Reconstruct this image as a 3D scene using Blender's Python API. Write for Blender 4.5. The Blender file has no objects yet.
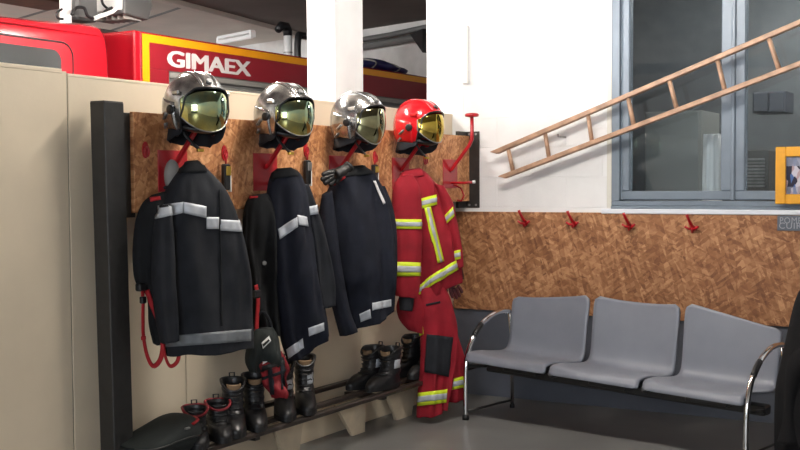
import bpy, bmesh, math, random
from mathutils import Vector, Matrix, noise
from mathutils.bvhtree import BVHTree
random.seed(7)
PI = math.pi
sc = bpy.context.scene
COL = sc.collection

# ------------------------------------------------------------------ camera
A = math.radians(30.3); FPX = 1150.0; PITCH = math.radians(2.7); ROLL = 0.006
PY = 184 + FPX * math.tan(PITCH)
CAM = Vector((3.695, -7.05, 1.45))
_R = Vector((math.cos(A), math.sin(A), 0)); _F = Vector((-math.sin(A), math.cos(A), 0)); _Z = Vector((0, 0, 1))
FW = _F * math.cos(PITCH) - _Z * math.sin(PITCH)
_U = _Z * math.cos(PITCH) + _F * math.sin(PITCH)
RT = _R * math.cos(ROLL) - _U * math.sin(ROLL)
UP = _U * math.cos(ROLL) + _R * math.sin(ROLL)
cd = bpy.data.cameras.new('camera'); cam = bpy.data.objects.new('camera', cd); COL.objects.link(cam)
cd.sensor_width = 36; cd.lens = FPX / 800 * 36; cd.shift_y = (PY - 225) / 800
cd.clip_start = 0.05; cd.clip_end = 100
cam.matrix_world = Matrix(((RT.x, UP.x, -FW.x, CAM.x), (RT.y, UP.y, -FW.y, CAM.y), (RT.z, UP.z, -FW.z, CAM.z), (0, 0, 0, 1)))
sc.camera = cam

# ------------------------------------------------------------------ world, large lights, exposure
w = bpy.data.worlds.new('world'); sc.world = w; w.use_nodes = True
w.node_tree.nodes['Background'].inputs[0].default_value = (0.80, 0.88, 1.0, 1)
w.node_tree.nodes['Background'].inputs[1].default_value = 0.25
def area_light(name, loc, target, sx, sy, power, col):
    ld = bpy.data.lights.new(name, 'AREA'); ld.shape = 'RECTANGLE'; ld.size = sx; ld.size_y = sy
    ld.energy = power; ld.color = col
    o = bpy.data.objects.new(name, ld); COL.objects.link(o); o.location = loc
    o.rotation_euler = (Vector(target) - Vector(loc)).to_track_quat('-Z', 'Y').to_euler()
    return o
# daylight falling in through the glazed garage door behind the camera
area_light('garage_door_daylight', (3.9, -11.8, 2.0), (1.0, 0, 1.9), 3.4, 2.2, 190, (0.93, 0.97, 1.0))
area_light('bay_fill_light', (-5.2, -11.8, 1.7), (-4.2, 0, 2.1), 4.0, 2.8, 1300, (0.95, 0.97, 1.0))  # added fill that brightens the vehicle bay and its ceiling; no door modelled here
sc.view_settings.view_transform = 'Standard'; sc.view_settings.look = 'None'
sc.view_settings.gamma = 1; sc.view_settings.use_curve_mapping = False
sc.view_settings.exposure = 0.2

# ------------------------------------------------------------------ helpers
def ray(u, v):
    return RT * ((u - 400) / FPX) + UP * ((PY - v) / FPX) + FW
def at(u, v, p, n):
    d = ray(u, v); p = Vector(p); n = Vector(n)
    return CAM + d * ((p - CAM).dot(n) / d.dot(n))
def ax(u, v, x): return at(u, v, (x, 0, 0), (1, 0, 0))
def ay(u, v, y): return at(u, v, (0, y, 0), (0, 1, 0))
def az(u, v, z): return at(u, v, (0, 0, z), (0, 0, 1))
def lin(c):
    c = c / 255.0
    return c / 12.92 if c <= 0.04045 else ((c + 0.055) / 1.055) ** 2.4
def rgb(*c): return (lin(c[0]), lin(c[1]), lin(c[2]), 1)

MATS = {}
def mat(name, c, rough=0.6, metal=0.0, var=0.0, vscale=8.0, bump=0.0, bscale=200.0, c2=None, spec=None, stretch=None, emit=0.0, coat=0.0, alpha=None, rvar=0.0):
    m = bpy.data.materials.new(name); m.use_nodes = True
    nt = m.node_tree; b = nt.nodes['Principled BSDF']
    b.inputs['Base Color'].default_value = rgb(*c); b.inputs['Roughness'].default_value = rough
    b.inputs['Metallic'].default_value = metal
    if spec is not None: b.inputs['Specular IOR Level'].default_value = spec
    if coat: b.inputs['Coat Weight'].default_value = coat; b.inputs['Coat Roughness'].default_value = 0.08
    tc = nt.nodes.new('ShaderNodeTexCoord')
    src = tc.outputs['Object']
    if stretch:
        mp = nt.nodes.new('ShaderNodeMapping'); mp.inputs['Scale'].default_value = stretch
        nt.links.new(src, mp.inputs['Vector']); src = mp.outputs['Vector']
    if var > 0 or c2:
        n = nt.nodes.new('ShaderNodeTexNoise'); n.inputs['Scale'].default_value = vscale; n.inputs['Detail'].default_value = 6
        nt.links.new(src, n.inputs['Vector'])
        r = nt.nodes.new('ShaderNodeValToRGB'); r.color_ramp.elements[0].position = 0.32; r.color_ramp.elements[1].position = 0.70
        if c2 is None:
            lo = [max(0, x * (1 - var)) for x in c]; hi = [min(255, x * (1 + var)) for x in c]
        else: lo, hi = c, c2
        r.color_ramp.elements[0].color = rgb(*lo); r.color_ramp.elements[1].color = rgb(*hi)
        nt.links.new(n.outputs['Fac'], r.inputs['Fac']); nt.links.new(r.outputs['Color'], b.inputs['Base Color'])
        if rvar:
            mr = nt.nodes.new('ShaderNodeMapRange'); mr.inputs['To Min'].default_value = max(0.02, rough - rvar); mr.inputs['To Max'].default_value = rough + rvar
            nt.links.new(n.outputs['Fac'], mr.inputs['Value']); nt.links.new(mr.outputs['Result'], b.inputs['Roughness'])
    if bump > 0:
        n2 = nt.nodes.new('ShaderNodeTexNoise'); n2.inputs['Scale'].default_value = bscale; n2.inputs['Detail'].default_value = 3
        nt.links.new(src, n2.inputs['Vector'])
        bp = nt.nodes.new('ShaderNodeBump'); bp.inputs['Strength'].default_value = bump; bp.inputs['Distance'].default_value = 0.01
        nt.links.new(n2.outputs['Fac'], bp.inputs['Height']); nt.links.new(bp.outputs['Normal'], b.inputs['Normal'])
    if emit:
        b.inputs['Emission Color'].default_value = rgb(*c); b.inputs['Emission Strength'].default_value = emit
    MATS[name] = m
    return m

def osb_mat(name, dark, mid, light, scale, perm):
    """flake board: random stretched flakes, procedural. perm = which object axes span the board"""
    m = bpy.data.materials.new(name); m.use_nodes = True; nt = m.node_tree; b = nt.nodes['Principled BSDF']
    b.inputs['Roughness'].default_value = 0.62
    tc = nt.nodes.new('ShaderNodeTexCoord')
    def layer(rot, sx, sy, seed):
        mp = nt.nodes.new('ShaderNodeMapping')
        sc3 = [1, 1, 1]; sc3[perm[0]] = sx; sc3[perm[1]] = sy; sc3[3 - perm[0] - perm[1]] = 0.01
        r3 = [0, 0, 0]; r3[3 - perm[0] - perm[1]] = rot
        mp.vector_type = 'TEXTURE'
        mp.inputs['Rotation'].default_value = r3
        mp.inputs['Scale'].default_value = [1 / s for s in sc3]
        mp.inputs['Location'].default_value = (seed, seed * 1.7, seed * .3)
        nt.links.new(tc.outputs['Object'], mp.inputs['Vector'])
        ns = nt.nodes.new('ShaderNodeTexNoise'); ns.inputs['Scale'].default_value = 1.2; ns.inputs['Detail'].default_value = 1
        nt.links.new(mp.outputs['Vector'], ns.inputs['Vector'])
        mx = nt.nodes.new('ShaderNodeMixRGB'); mx.blend_type = 'LINEAR_LIGHT'; mx.inputs['Fac'].default_value = 0.25
        nt.links.new(mp.outputs['Vector'], mx.inputs['Color1']); nt.links.new(ns.outputs['Color'], mx.inputs['Color2'])
        v = nt.nodes.new('ShaderNodeTexVoronoi'); v.inputs['Scale'].default_value = 1.0
        nt.links.new(mx.outputs['Color'], v.inputs['Vector'])
        s = nt.nodes.new('ShaderNodeSeparateColor'); nt.links.new(v.outputs['Color'], s.inputs['Color'])
        return s
    l1 = layer(0.35, scale, scale * 4.6, 1.3); l2 = layer(-0.6, scale * 1.1, scale * 5.0, 5.1); l3 = layer(1.25, scale * .9, scale * 4.2, 9.7)
    m1 = nt.nodes.new('ShaderNodeMix'); m1.data_type = 'FLOAT'
    nt.links.new(l3.outputs['Green'], m1.inputs['Factor']); nt.links.new(l1.outputs['Red'], m1.inputs[2]); nt.links.new(l2.outputs['Red'], m1.inputs[3])
    m2 = nt.nodes.new('ShaderNodeMix'); m2.data_type = 'FLOAT'; m2.inputs['Factor'].default_value = 0.4
    nt.links.new(m1.outputs[0], m2.inputs[2]); nt.links.new(l3.outputs['Red'], m2.inputs[3])
    fine = nt.nodes.new('ShaderNodeTexNoise'); fine.inputs['Scale'].default_value = 3.2; fine.inputs['Detail'].default_value = 8
    nt.links.new(tc.outputs['Object'], fine.inputs['Vector'])
    m3 = nt.nodes.new('ShaderNodeMix'); m3.data_type = 'FLOAT'; m3.inputs['Factor'].default_value = 0.25
    nt.links.new(m2.outputs[0], m3.inputs[2]); nt.links.new(fine.outputs['Fac'], m3.inputs[3])
    r = nt.nodes.new('ShaderNodeValToRGB'); e = r.color_ramp.elements
    e[0].position = 0.14; e[0].color = rgb(*dark); e[1].position = 0.85; e[1].color = rgb(*light)
    k = r.color_ramp.elements.new(0.48); k.color = rgb(*mid)
    nt.links.new(m3.outputs[0], r.inputs['Fac']); nt.links.new(r.outputs['Color'], b.inputs['Base Color'])
    bp = nt.nodes.new('ShaderNodeBump'); bp.inputs['Strength'].default_value = 0.25; bp.inputs['Distance'].default_value = 0.003
    nt.links.new(m3.outputs[0], bp.inputs['Height']); nt.links.new(bp.outputs['Normal'], b.inputs['Normal'])
    return m

class MB:
    """collects verts and faces of ONE part"""
    def __init__(s): s.v = []; s.f = []
    def add(s, vs, fs):
        o = len(s.v); s.v += [Vector(x) for x in vs]; s.f += [tuple(i + o for i in f) for f in fs]; return s
    def box(s, c, d, ch=0.0, rot=None):
        c = Vector(c); hx, hy, hz = d[0] / 2, d[1] / 2, d[2] / 2
        if ch <= 0:
            vs = [Vector((x, y, z)) for x in (-hx, hx) for y in (-hy, hy) for z in (-hz, hz)]
            fs = [(0, 1, 3, 2), (4, 6, 7, 5), (0, 4, 5, 1), (2, 3, 7, 6), (0, 2, 6, 4), (1, 5, 7, 3)]
        else:
            ch = min(ch, hx * .9, hy * .9, hz * .9); bm = bmesh.new()
            for x in (-hx, hx):
                for y in (-hy, hy):
                    for z in (-hz, hz):
                        sx, sy, sz = (1 if q > 0 else -1 for q in (x, y, z))
                        bm.verts.new((x - sx * ch, y, z)) if False else None
                        bm.verts.new((x, y - sy * ch, z - sz * ch)); bm.verts.new((x - sx * ch, y, z - sz * ch)); bm.verts.new((x - sx * ch, y - sy * ch, z))
            bmesh.ops.convex_hull(bm, input=bm.verts)
            bmesh.ops.dissolve_limit(bm, angle_limit=0.01, verts=bm.verts, edges=bm.edges)
            bm.verts.index_update()
            vs = [x.co.copy() for x in bm.verts]; fs = [tuple(q.index for q in f.verts) for f in bm.faces]; bm.free()
        if rot is not None: vs = [rot @ x for x in vs]
        return s.add([x + c for x in vs], fs)
    def bb(s, a, b, ch=0.0):
        a = Vector(a); b = Vector(b)
        return s.box((a + b) / 2, [abs(q) for q in (b - a)], ch)
    def tube(s, pts, r, n=8, cap=True, closed=False, flat=1.0):
        pts = [Vector(p) for p in pts]; m = len(pts)
        rs = r if isinstance(r, (list, tuple)) else [r] * m
        up = None; rings = []
        for i in range(m):
            if closed: t = pts[(i + 1) % m] - pts[i - 1]
            else: t = pts[min(i + 1, m - 1)] - pts[max(i - 1, 0)]
            t.normalize()
            if up is None:
                up = Vector((0, 0, 1)) if abs(t.z) < 0.9 else Vector((1, 0, 0))
            x = up.cross(t); x.normalize(); up = t.cross(x); up.normalize()
            rings.append([pts[i] + (x * math.cos(2 * PI * k / n) + up * flat * math.sin(2 * PI * k / n)) * rs[i] for k in range(n)])
        fs = []
        for i in range(m if closed else m - 1):
            j = (i + 1) % m
            for k in range(n): fs.append((i * n + k, i * n + (k + 1) % n, j * n + (k + 1) % n, j * n + k))
        if cap and not closed:
            fs.append(tuple(range(n))[::-1]); fs.append(tuple(range((m - 1) * n, m * n)))
        return s.add([p for q in rings for p in q], fs)
    def grid(s, f, nu, nv, cu=False, cap=False):
        vs = []; fs = []
        uu = nu if cu else nu + 1
        for j in range(nv + 1):
            for i in range(uu): vs.append(f(i / nu, j / nv))
        for j in range(nv):
            for i in range(nu):
                a = j * uu + i; b = j * uu + (i + 1) % uu
                fs.append((a, b, b + uu, a + uu))
        if cap and cu:
            fs.append(tuple(range(uu))[::-1]); fs.append(tuple(range(nv * uu, nv * uu + uu)))
        return s.add(vs, fs)
    def prism(s, poly, off):
        off = Vector(off); n = len(poly); a = [Vector(p) for p in poly]
        fs = [tuple(range(n))[::-1], tuple(range(n, 2 * n))] + [(i, (i + 1) % n, (i + 1) % n + n, i + n) for i in range(n)]
        return s.add(a + [p + off for p in a], fs)
    def xf(s, M): s.v = [M @ x for x in s.v]; return s

def link(name, mesh, parent=None):
    o = bpy.data.objects.new(name, mesh); COL.objects.link(o)
    if parent is not None: o.parent = parent
    return o
def build(name, mb, m, parent=None, smooth=False, base=None, solid=0.0, sub=0, bev=0.0, off=-1.0):
    """mesh object. Geometry given in world coords when base is a Vector (the root's location), else local"""
    vs = mb.v if base is None else [x - base for x in mb.v]
    me = bpy.data.meshes.new(name); me.from_pydata([tuple(x) for x in vs], [], mb.f)
    bm = bmesh.new(); bm.from_mesh(me); bmesh.ops.recalc_face_normals(bm, faces=bm.faces); bm.to_mesh(me); bm.free()
    if smooth: me.polygons.foreach_set('use_smooth', [True] * len(me.polygons))
    me.materials.append(m)
    o = link(name, me, parent)
    if solid:
        md = o.modifiers.new('solid', 'SOLIDIFY'); md.thickness = solid; md.offset = off
    if bev:
        md = o.modifiers.new('bevel', 'BEVEL'); md.width = bev; md.segments = 2; md.limit_method = 'ANGLE'
    if sub:
        md = o.modifiers.new('sub', 'SUBSURF'); md.levels = sub; md.render_levels = sub
    return o
def tag(o, label, cat, group=None):
    o['label'] = label; o['category'] = cat
    if group: o['group'] = group
    return o
def thing(name, label, cat, loc=(0, 0, 0), rotz=0, group=None):
    o = bpy.data.objects.new(name, None); COL.objects.link(o); o.location = loc; o.rotation_euler = (0, 0, rotz)
    o.empty_display_size = 0.05
    return tag(o, label, cat, group)
def structure(o): o['kind'] = 'structure'; return o
def sroot(name, loc=(0, 0, 0)):
    o = bpy.data.objects.new(name, None); COL.objects.link(o); o.location = loc; o.empty_display_size = 0.05
    return structure(o)
def text_mb(body, size, extrude, ox, ux, uz, un, bold=0.0, sx=1.0, spacing=1.0):
    """lettering as mesh: origin ox, along ux, up uz, normal un"""
    cu = bpy.data.curves.new('t', 'FONT'); cu.body = body; cu.size = size; cu.extrude = extrude; cu.offset = bold; cu.space_character = spacing
    cu.resolution_u = 3
    o = bpy.data.objects.new('t', cu); COL.objects.link(o)
    dg = bpy.context.evaluated_depsgraph_get(); me = bpy.data.meshes.new_from_object(o.evaluated_get(dg))
    mb = MB(); ox = Vector(ox); ux = Vector(ux); uz = Vector(uz); un = Vector(un)
    mb.add([ox + ux * (q.co.x * sx) + uz * q.co.y + un * q.co.z for q in me.vertices], [tuple(p.vertices) for p in me.polygons])
    bpy.data.objects.remove(o); bpy.data.curves.remove(cu); bpy.data.meshes.remove(me)
    return mb

# ------------------------------------------------------------------ materials
W_WALL = mat('white_painted_block', (226, 227, 228), 0.55, var=0.03, vscale=3, bump=0.12, bscale=90)
W_JOINT = mat('painted_joint', (224, 225, 226), 0.6)
CREAM = mat('cream_partition_paint', (222, 207, 182), 0.45, var=0.03, vscale=2.2, bump=0.03, bscale=60)
CREAM_J = mat('partition_joint', (120, 112, 100), 0.7)
DADO = mat('slate_dado_paint', (82, 86, 96), 0.5, var=0.06, vscale=4)
FLOOR = mat('grey_floor_paint', (116, 116, 115), 0.34, var=0.07, vscale=3.5, bump=0.03, bscale=60, rvar=0.06)
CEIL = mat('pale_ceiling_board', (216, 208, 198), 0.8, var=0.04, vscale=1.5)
CEIL_SHADE = mat('shaded_ceiling_board', (112, 103, 96), 0.85, var=0.06, vscale=1.5)  # unlit room ceiling: its shade is put into this darker colour
GREYW = mat('garage_wall_paint', (214, 212, 208), 0.7, var=0.03)
OSB1 = osb_mat('osb_rack_board', (136, 82, 48), (186, 126, 80), (226, 174, 126), 14, (1, 2))
OSB2 = osb_mat('osb_wall_panel', (106, 66, 41), (152, 103, 67), (200, 152, 110), 12, (0, 2))
BLACKM = mat('black_painted_steel', (44, 43, 42), 0.42, 0.0, var=0.12, vscale=20, bump=0.04, bscale=80)
REDM = mat('red_enamel_steel', (176, 22, 34), 0.28, 0.0, var=0.06, vscale=15, coat=0.4)
RED_TRUCK = mat('red_vehicle_paint', (168, 20, 34), 0.25, var=0.03, vscale=3, coat=0.5)
RED_DEEP = mat('deep_red_reflective_film', (148, 30, 42), 0.4, var=0.03, vscale=4)
YEL = mat('amber_reflective_film', (250, 166, 18), 0.4)
LETTER = mat('white_lettering_film', (226, 222, 220), 0.5)
GREY_SH = mat('grey_shutter_aluminium', (164, 162, 156), 0.45, 0.2)
BLUEF = mat('blue_grey_window_paint', (118, 130, 143), 0.4, var=0.03, vscale=10)
WHITE_S = mat('white_sill_paint', (222, 226, 234), 0.4)
REVEAL = mat('cream_reveal_plaster', (208, 206, 198), 0.6)
WOOD = mat('ladder_beech', (172, 138, 114), 0.5, var=0.12, vscale=14, stretch=(1, 1, 1), bump=0.05, bscale=60)
WOODP = mat('pale_plywood', (206, 190, 164), 0.6, var=0.05, vscale=10)
SLAT = mat('dark_stained_slat', (52, 43, 38), 0.4, var=0.15, vscale=12)
CHROME = mat('chrome_tube', (225, 225, 226), 0.12, 1.0)
SILVER = mat('helmet_chromed_shell', (128, 128, 129), 0.22, 0.95, c2=(212, 212, 210), vscale=16, rvar=0.1, bump=0.35, bscale=11)
HRED = mat('helmet_red_shell', (196, 14, 26), 0.2, coat=0.6)
HBLACK = mat('helmet_black_trim', (26, 26, 28), 0.4)
def visor_mat(name, c, c2):
    return mat(name, c, 0.06, 1.0, c2=c2, vscale=9)
VIS_GOLD = visor_mat('gold_mirror_visor', (196, 172, 70), (240, 206, 110))
VIS_GREEN = visor_mat('green_gold_mirror_visor', (140, 172, 150), (238, 218, 120))
VIS_GREY = visor_mat('smoked_mirror_visor', (140, 140, 110), (200, 195, 150))
CLOTHB = mat('black_turnout_cloth', (36, 38, 43), 0.85, var=0.10, vscale=12, bump=0.25, bscale=500, spec=0.25)
CLOTHN = mat('navy_turnout_cloth', (25, 28, 39), 0.85, var=0.10, vscale=12, bump=0.25, bscale=500, spec=0.25)
CLOTHG = mat('worn_black_cloth', (33, 34, 36), 0.9, var=0.12, vscale=10, bump=0.25, bscale=400, spec=0.2)
CLOTHK = mat('deep_black_cloth', (20, 20, 22), 0.9, var=0.1, bump=0.2, bscale=400, spec=0.2)
CLOTHR = mat('red_turnout_cloth', (146, 26, 40), 0.8, var=0.08, vscale=10, bump=0.25, bscale=450, spec=0.3)
SILV = mat('silver_reflective_tape', (186, 190, 196), 0.45, 0.15, var=0.05, vscale=30)
SILVD = mat('dull_reflective_tape', (112, 116, 120), 0.5, 0.1, var=0.08, vscale=20)  # darker, less reflective tape for the lower band
FLUO = mat('fluorescent_yellow_tape', (214, 232, 44), 0.6)
REDSTRAP = mat('red_webbing', (176, 30, 38), 0.75, bump=0.2, bscale=300)
BAGR = mat('red_bag_cloth', (138, 26, 34), 0.7, var=0.15, vscale=20, bump=0.3, bscale=120)
LEATHER = mat('black_boot_leather', (27, 27, 29), 0.35, var=0.15, vscale=25, bump=0.12, bscale=120)
DKRED = mat('dark_red_padding', (120, 22, 32), 0.7, var=.2, vscale=30)
RUBBER = mat('black_rubber', (20, 20, 21), 0.6)
TANL = mat('tan_boot_lining', (150, 122, 92), 0.8, var=0.1)
GLOVE = mat('black_leather_glove', (28, 27, 27), 0.55, var=0.2, vscale=30, bump=0.2, bscale=90)
GLOVER = mat('dark_red_leather_glove', (74, 24, 30), 0.6, var=0.25, vscale=30, bump=0.2, bscale=90)
GREENB = mat('dark_green_bag_cloth', (24, 31, 30), 0.8, var=0.15, vscale=12, bump=0.2, bscale=300)
SEATP = mat('grey_seat_plastic', (122, 126, 137), 0.42, var=0.02, bump=0.04, bscale=400)
GREYCAP = mat('pale_grey_cloth', (150, 148, 144), 0.85, bump=0.2, bscale=300)
BRASS = mat('brass_buckle', (206, 178, 84), 0.3, 1.0)
FRAMEY = mat('amber_picture_frame', (228, 164, 48), 0.35, var=0.04, vscale=20)
SIGN = mat('slate_sign_plate', (92, 98, 108), 0.4)
SIGNL = mat('pale_sign_lettering', (150, 154, 162), 0.5)
GLASSD = mat('dark_vehicle_glass', (48, 50, 50), 0.06, spec=0.6)
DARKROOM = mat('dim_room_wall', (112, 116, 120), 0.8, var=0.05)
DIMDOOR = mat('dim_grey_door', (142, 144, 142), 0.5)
WPLAST = mat('white_plastic_roll', (232, 232, 232), 0.35, var=0.04, stretch=(30, 30, 1), vscale=3)
BLUET = mat('blue_tarpaulin', (34, 34, 92), 0.5, var=0.15, bump=0.2, bscale=30)
GALV = mat('galvanised_metal', (156, 156, 156), 0.35, 0.7, var=0.1, vscale=20)
LAMPG = mat('lamp_grey_housing', (98, 98, 98), 0.5, 0.3)
PIPEG = mat('grey_pipe', (110, 110, 108), 0.5)
BROWN = mat('brown_timber', (96, 58, 40), 0.7, var=0.15)
PANE = mat('daylit_door_pane', (225, 236, 255), 0.3, emit=3.0)
CONDUIT = mat('white_plastic_conduit', (240, 240, 238), 0.35)

def glass_mat(name):
    m = bpy.data.materials.new(name); m.use_nodes = True; nt = m.node_tree
    nt.nodes.remove(nt.nodes['Principled BSDF']); out = nt.nodes['Material Output']
    t = nt.nodes.new('ShaderNodeBsdfTransparent'); t.inputs[0].default_value = (0.80, 0.84, 0.86, 1)
    g = nt.nodes.new('ShaderNodeBsdfGlossy'); g.inputs['Roughness'].default_value = 0.03
    fr = nt.nodes.new('ShaderNodeFresnel'); fr.inputs['IOR'].default_value = 1.5
    mx = nt.nodes.new('ShaderNodeMixShader'); nt.links.new(fr.outputs[0], mx.inputs[0]); nt.links.new(t.outputs[0], mx.inputs[1]); nt.links.new(g.outputs[0], mx.inputs[2])
    nt.links.new(mx.outputs[0], out.inputs['Surface'])
    return m
GLASS = glass_mat('window_glass')

# ------------------------------------------------------------------ room shell
CZ = 3.3
structure(build('floor', MB().bb((-9, -12, -0.12), (6, 10, 0)), FLOOR))
# rear wall with window opening
WX0, WX1, WZ0, WZ1 = 1.117, 3.15, 1.272, 3.02
wr = sroot('wall_rear')
m = MB()
m.bb((-0.2, -0.0015, 0), (WX0, 0.22, CZ)); m.bb((WX0, -0.0015, 0), (WX1, 0.22, WZ0)); m.bb((WX1, -0.0015, 0), (6, 0.22, CZ)); m.bb((WX0, -0.0015, WZ1), (WX1, 0.22, CZ))
build('wall_core', m, W_JOINT, wr)
# concrete blocks, painted over: running bond 0.5 x 0.2
def block_row(x0, x1, z0, z1, off):
    x = x0 + off - 0.5
    while x < x1:
        a = max(x + .0012, x0); b = min(x + .4988, x1)
        if b - a > .03:
            build('block', MB().bb((a, -0.004 + random.uniform(-.0004, .0004), z0 + .0012), (b, 0.006, z1 - .0012), 0.0018), W_WALL, wr)
        x += 0.5
for k in range(10):
    z0 = 1.29 + 0.2 * k; z1 = min(z0 + 0.2, CZ)
    if z1 - z0 < .05: continue
    block_row(-0.2, WX0, z0, z1, 0.29 if k % 2 else 0.04)
build('painted_dado', MB().bb((-0.0, -0.006, 0.0), (6, 0.006, 0.64)), DADO, wr)
build('upper_band', MB().bb((-0.2, -0.004, 0.64), (6, 0.006, 1.29)), W_WALL, wr)

# partition made of tall panels
wp = sroot('wall_partition')
build('core', MB().bb((-0.06, -11.5, 0), (-0.008, 0, 1.92)), CREAM_J, wp)
y1 = -0.004
edges = [0, -0.39, -1.19, -1.99, -2.79, -3.52] + [-3.52 - .8 * k for k in range(1, 10)]
for i in range(len(edges) - 1):
    top = 1.925 if i < 5 else 1.935
    build('panel', MB().bb((-0.008, edges[i + 1] + .003, 0), (0.0, edges[i] - .003, top), 0.002), CREAM, wp)
build('top_cap', MB().bb((-0.062, -3.52, 1.915), (0.002, -0.002, 1.928), 0.002), CREAM, wp)
build('top_cap', MB().bb((-0.062, -11.5, 1.925), (0.002, -3.55, 1.944), 0.002), CREAM, wp)

# column behind the partition
cy = ax(335, 60, -.15).y
structure(build('wall_column', MB().bb((-0.355, cy, 0), (-0.15, cy + .32, CZ), 0.004), W_WALL))

# ceilings and outer walls
pA = az(180, 0, CZ); pB = az(310, 35, CZ); dirn = (pB - pA).normalized()
l0 = pA - dirn * 12; l1 = pA + dirn * 12
m = MB(); m.prism([(l0.x, l0.y, CZ), (l1.x, l1.y, CZ), (-14, l1.y + 3, CZ), (-14, -12, CZ)], (0, 0, 0.1))
structure(build('ceiling', m, CEIL))
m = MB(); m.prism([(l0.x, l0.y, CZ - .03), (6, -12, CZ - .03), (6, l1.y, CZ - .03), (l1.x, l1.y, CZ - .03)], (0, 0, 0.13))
structure(build('ceiling_shaded_bay', m, CEIL_SHADE))
m = MB(); nrm = Vector((dirn.y, -dirn.x, 0))
a0 = l0 + nrm * .10; a1 = l1 + nrm * .10
m.prism([(l0.x, l0.y, CZ - .08), (l1.x, l1.y, CZ - .08), (a1.x, a1.y, CZ - .08), (a0.x, a0.y, CZ - .08)], (0, 0, 0.08))
structure(build('trim_1', m, CEIL))
# far wall of the vehicle bay
q0 = az(363, 27, CZ); q1 = az(427, 17, CZ); qd = (q1 - q0).normalized(); qn = Vector((-qd.y, qd.x, 0))
if qn.dot(CAM - q0) > 0: qn = -qn
e0 = q0 - qd * 9; e1 = q0 + qd * 3.2
m = MB(); m.prism([(e0.x, e0.y, 0), (e1.x, e1.y, 0), (e1.x + qn.x * .2, e1.y + qn.y * .2, 0), (e0.x + qn.x * .2, e0.y + qn.y * .2, 0)], (0, 0, CZ))
structure(build('wall_bay_far', m, GREYW))
structure(build('wall_bay_outer', MB().bb((-9.2, -12, 0), (-9, 12, CZ)), GREYW))
structure(build('wall_entrance', MB().bb((-9, -12.2, 0), (6, -12, CZ)), GREYW))
structure(build('wall_side', MB().bb((6, -12, 0), (6.2, 0.2, CZ)), GREYW))
# glazed door in the entrance wall: panes give daylight (seen only in reflections)
dr = sroot('door_1', (0, -11.9, 0))
for k in range(6):
    for j in range(3):
        x0 = 2.0 + k * .62
        build('pane', MB().bb((x0, -11.96, .9 + j * .75), (x0 + .54, -11.94, 1.56 + j * .75)), PANE, dr, base=Vector((0, -11.9, 0)))
build('door_leaf', MB().bb((1.8, -11.99, 0), (5.8, -11.965, 3.2)), BLUEF, dr, base=Vector((0, -11.9, 0)))

# ------------------------------------------------------------------ window
wn = sroot('window_1', (WX0, 0, WZ0))
wb = Vector((WX0, 0, WZ0))
def fr(a, b, ch=0.004, mt=BLUEF, nm='frame_bar', parent=wn): return build(nm, MB().bb(a, b, ch), mt, parent, base=wb)
build('reveal', MB().bb((WX0, -0.004, WZ0), (WX0 + .03, 0.20, WZ1)), REVEAL, wn, base=wb)
FX0 = ay(612.5, 100, 0.02).x
gx0 = ay(631, 190, .05).x; gx1 = ay(722, 190, .05).x; gx2 = ay(746, 190, .05).x; gz = ay(680, 191, .05).z
fr((FX0, 0.0, WZ0 + .0625), (FX0 + .055, 0.11, WZ1))                       # outer jamb
fr((FX0 + .0555, 0.022, WZ0 + .0685), (FX0 + .0655, 0.09, WZ1), .002)
fr((FX0, 0.0, WZ0 + .030), (WX1, 0.11, WZ0 + .062))                       # outer bottom rail
fr((FX0, -0.012, WZ0 + .010), (WX1, 0.02, WZ0 + .030), .004, BLUEF, 'drip_rail')
for (a, b, nm) in ((FX0 + .066, gx1 + .075, 'sash'), (gx1 + .083, WX1 - .05, 'sash')):
    fr((a, 0.015, WZ0 + .068), (b, 0.085, gz), .006, BLUEF, 'sash_rail')
    x_in0 = gx0 if a < 1.4 else gx2; x_in1 = gx1 if a < 1.4 else WX1 - .12
    fr((a, 0.015, gz + .0005), (x_in0, 0.085, WZ1), .006, BLUEF, 'sash_stile')
    fr((x_in1, 0.015, gz + .0005), (b, 0.085, WZ1), .006, BLUEF, 'sash_stile')
    build('pane', MB().bb((x_in0 + .0005, 0.048, gz + .001), (x_in1 - .0005, 0.053, WZ1)), GLASS, wn, base=wb)
fr((gx1 + .062, 0.002, WZ0 + .0645), (gx1 + .088, 0.05, WZ1), .006, BLUEF, 'mullion_bead')
build('sill', MB().bb((WX0 - .03, -0.03, WZ0 - .02), (WX1, 0.12, WZ0 + .011), .004), WHITE_S, wn, base=wb)

# room behind the window
br = sroot('wall_office', (0, 2.4, 0))
m = MB(); m.bb((0.2, 2.4, 0), (6, 2.5, CZ)); build('back_face', m, DARKROOM, br, base=Vector((0, 2.4, 0)))
m = MB(); m.bb((0.2, 0.22, 0), (0.3, 2.4, CZ)); build('side_face', m, DARKROOM, br, base=Vector((0, 2.4, 0)))
m = MB(); m.bb((5.9, 0.22, 0), (6.0, 2.4, CZ)); build('side_face', m, DARKROOM, br, base=Vector((0, 2.4, 0)))
m = MB(); m.bb((0.2, 0.22, CZ), (6, 2.5, CZ + .1)); build('top_face', m, DARKROOM, br, base=Vector((0, 2.4, 0)))

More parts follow.
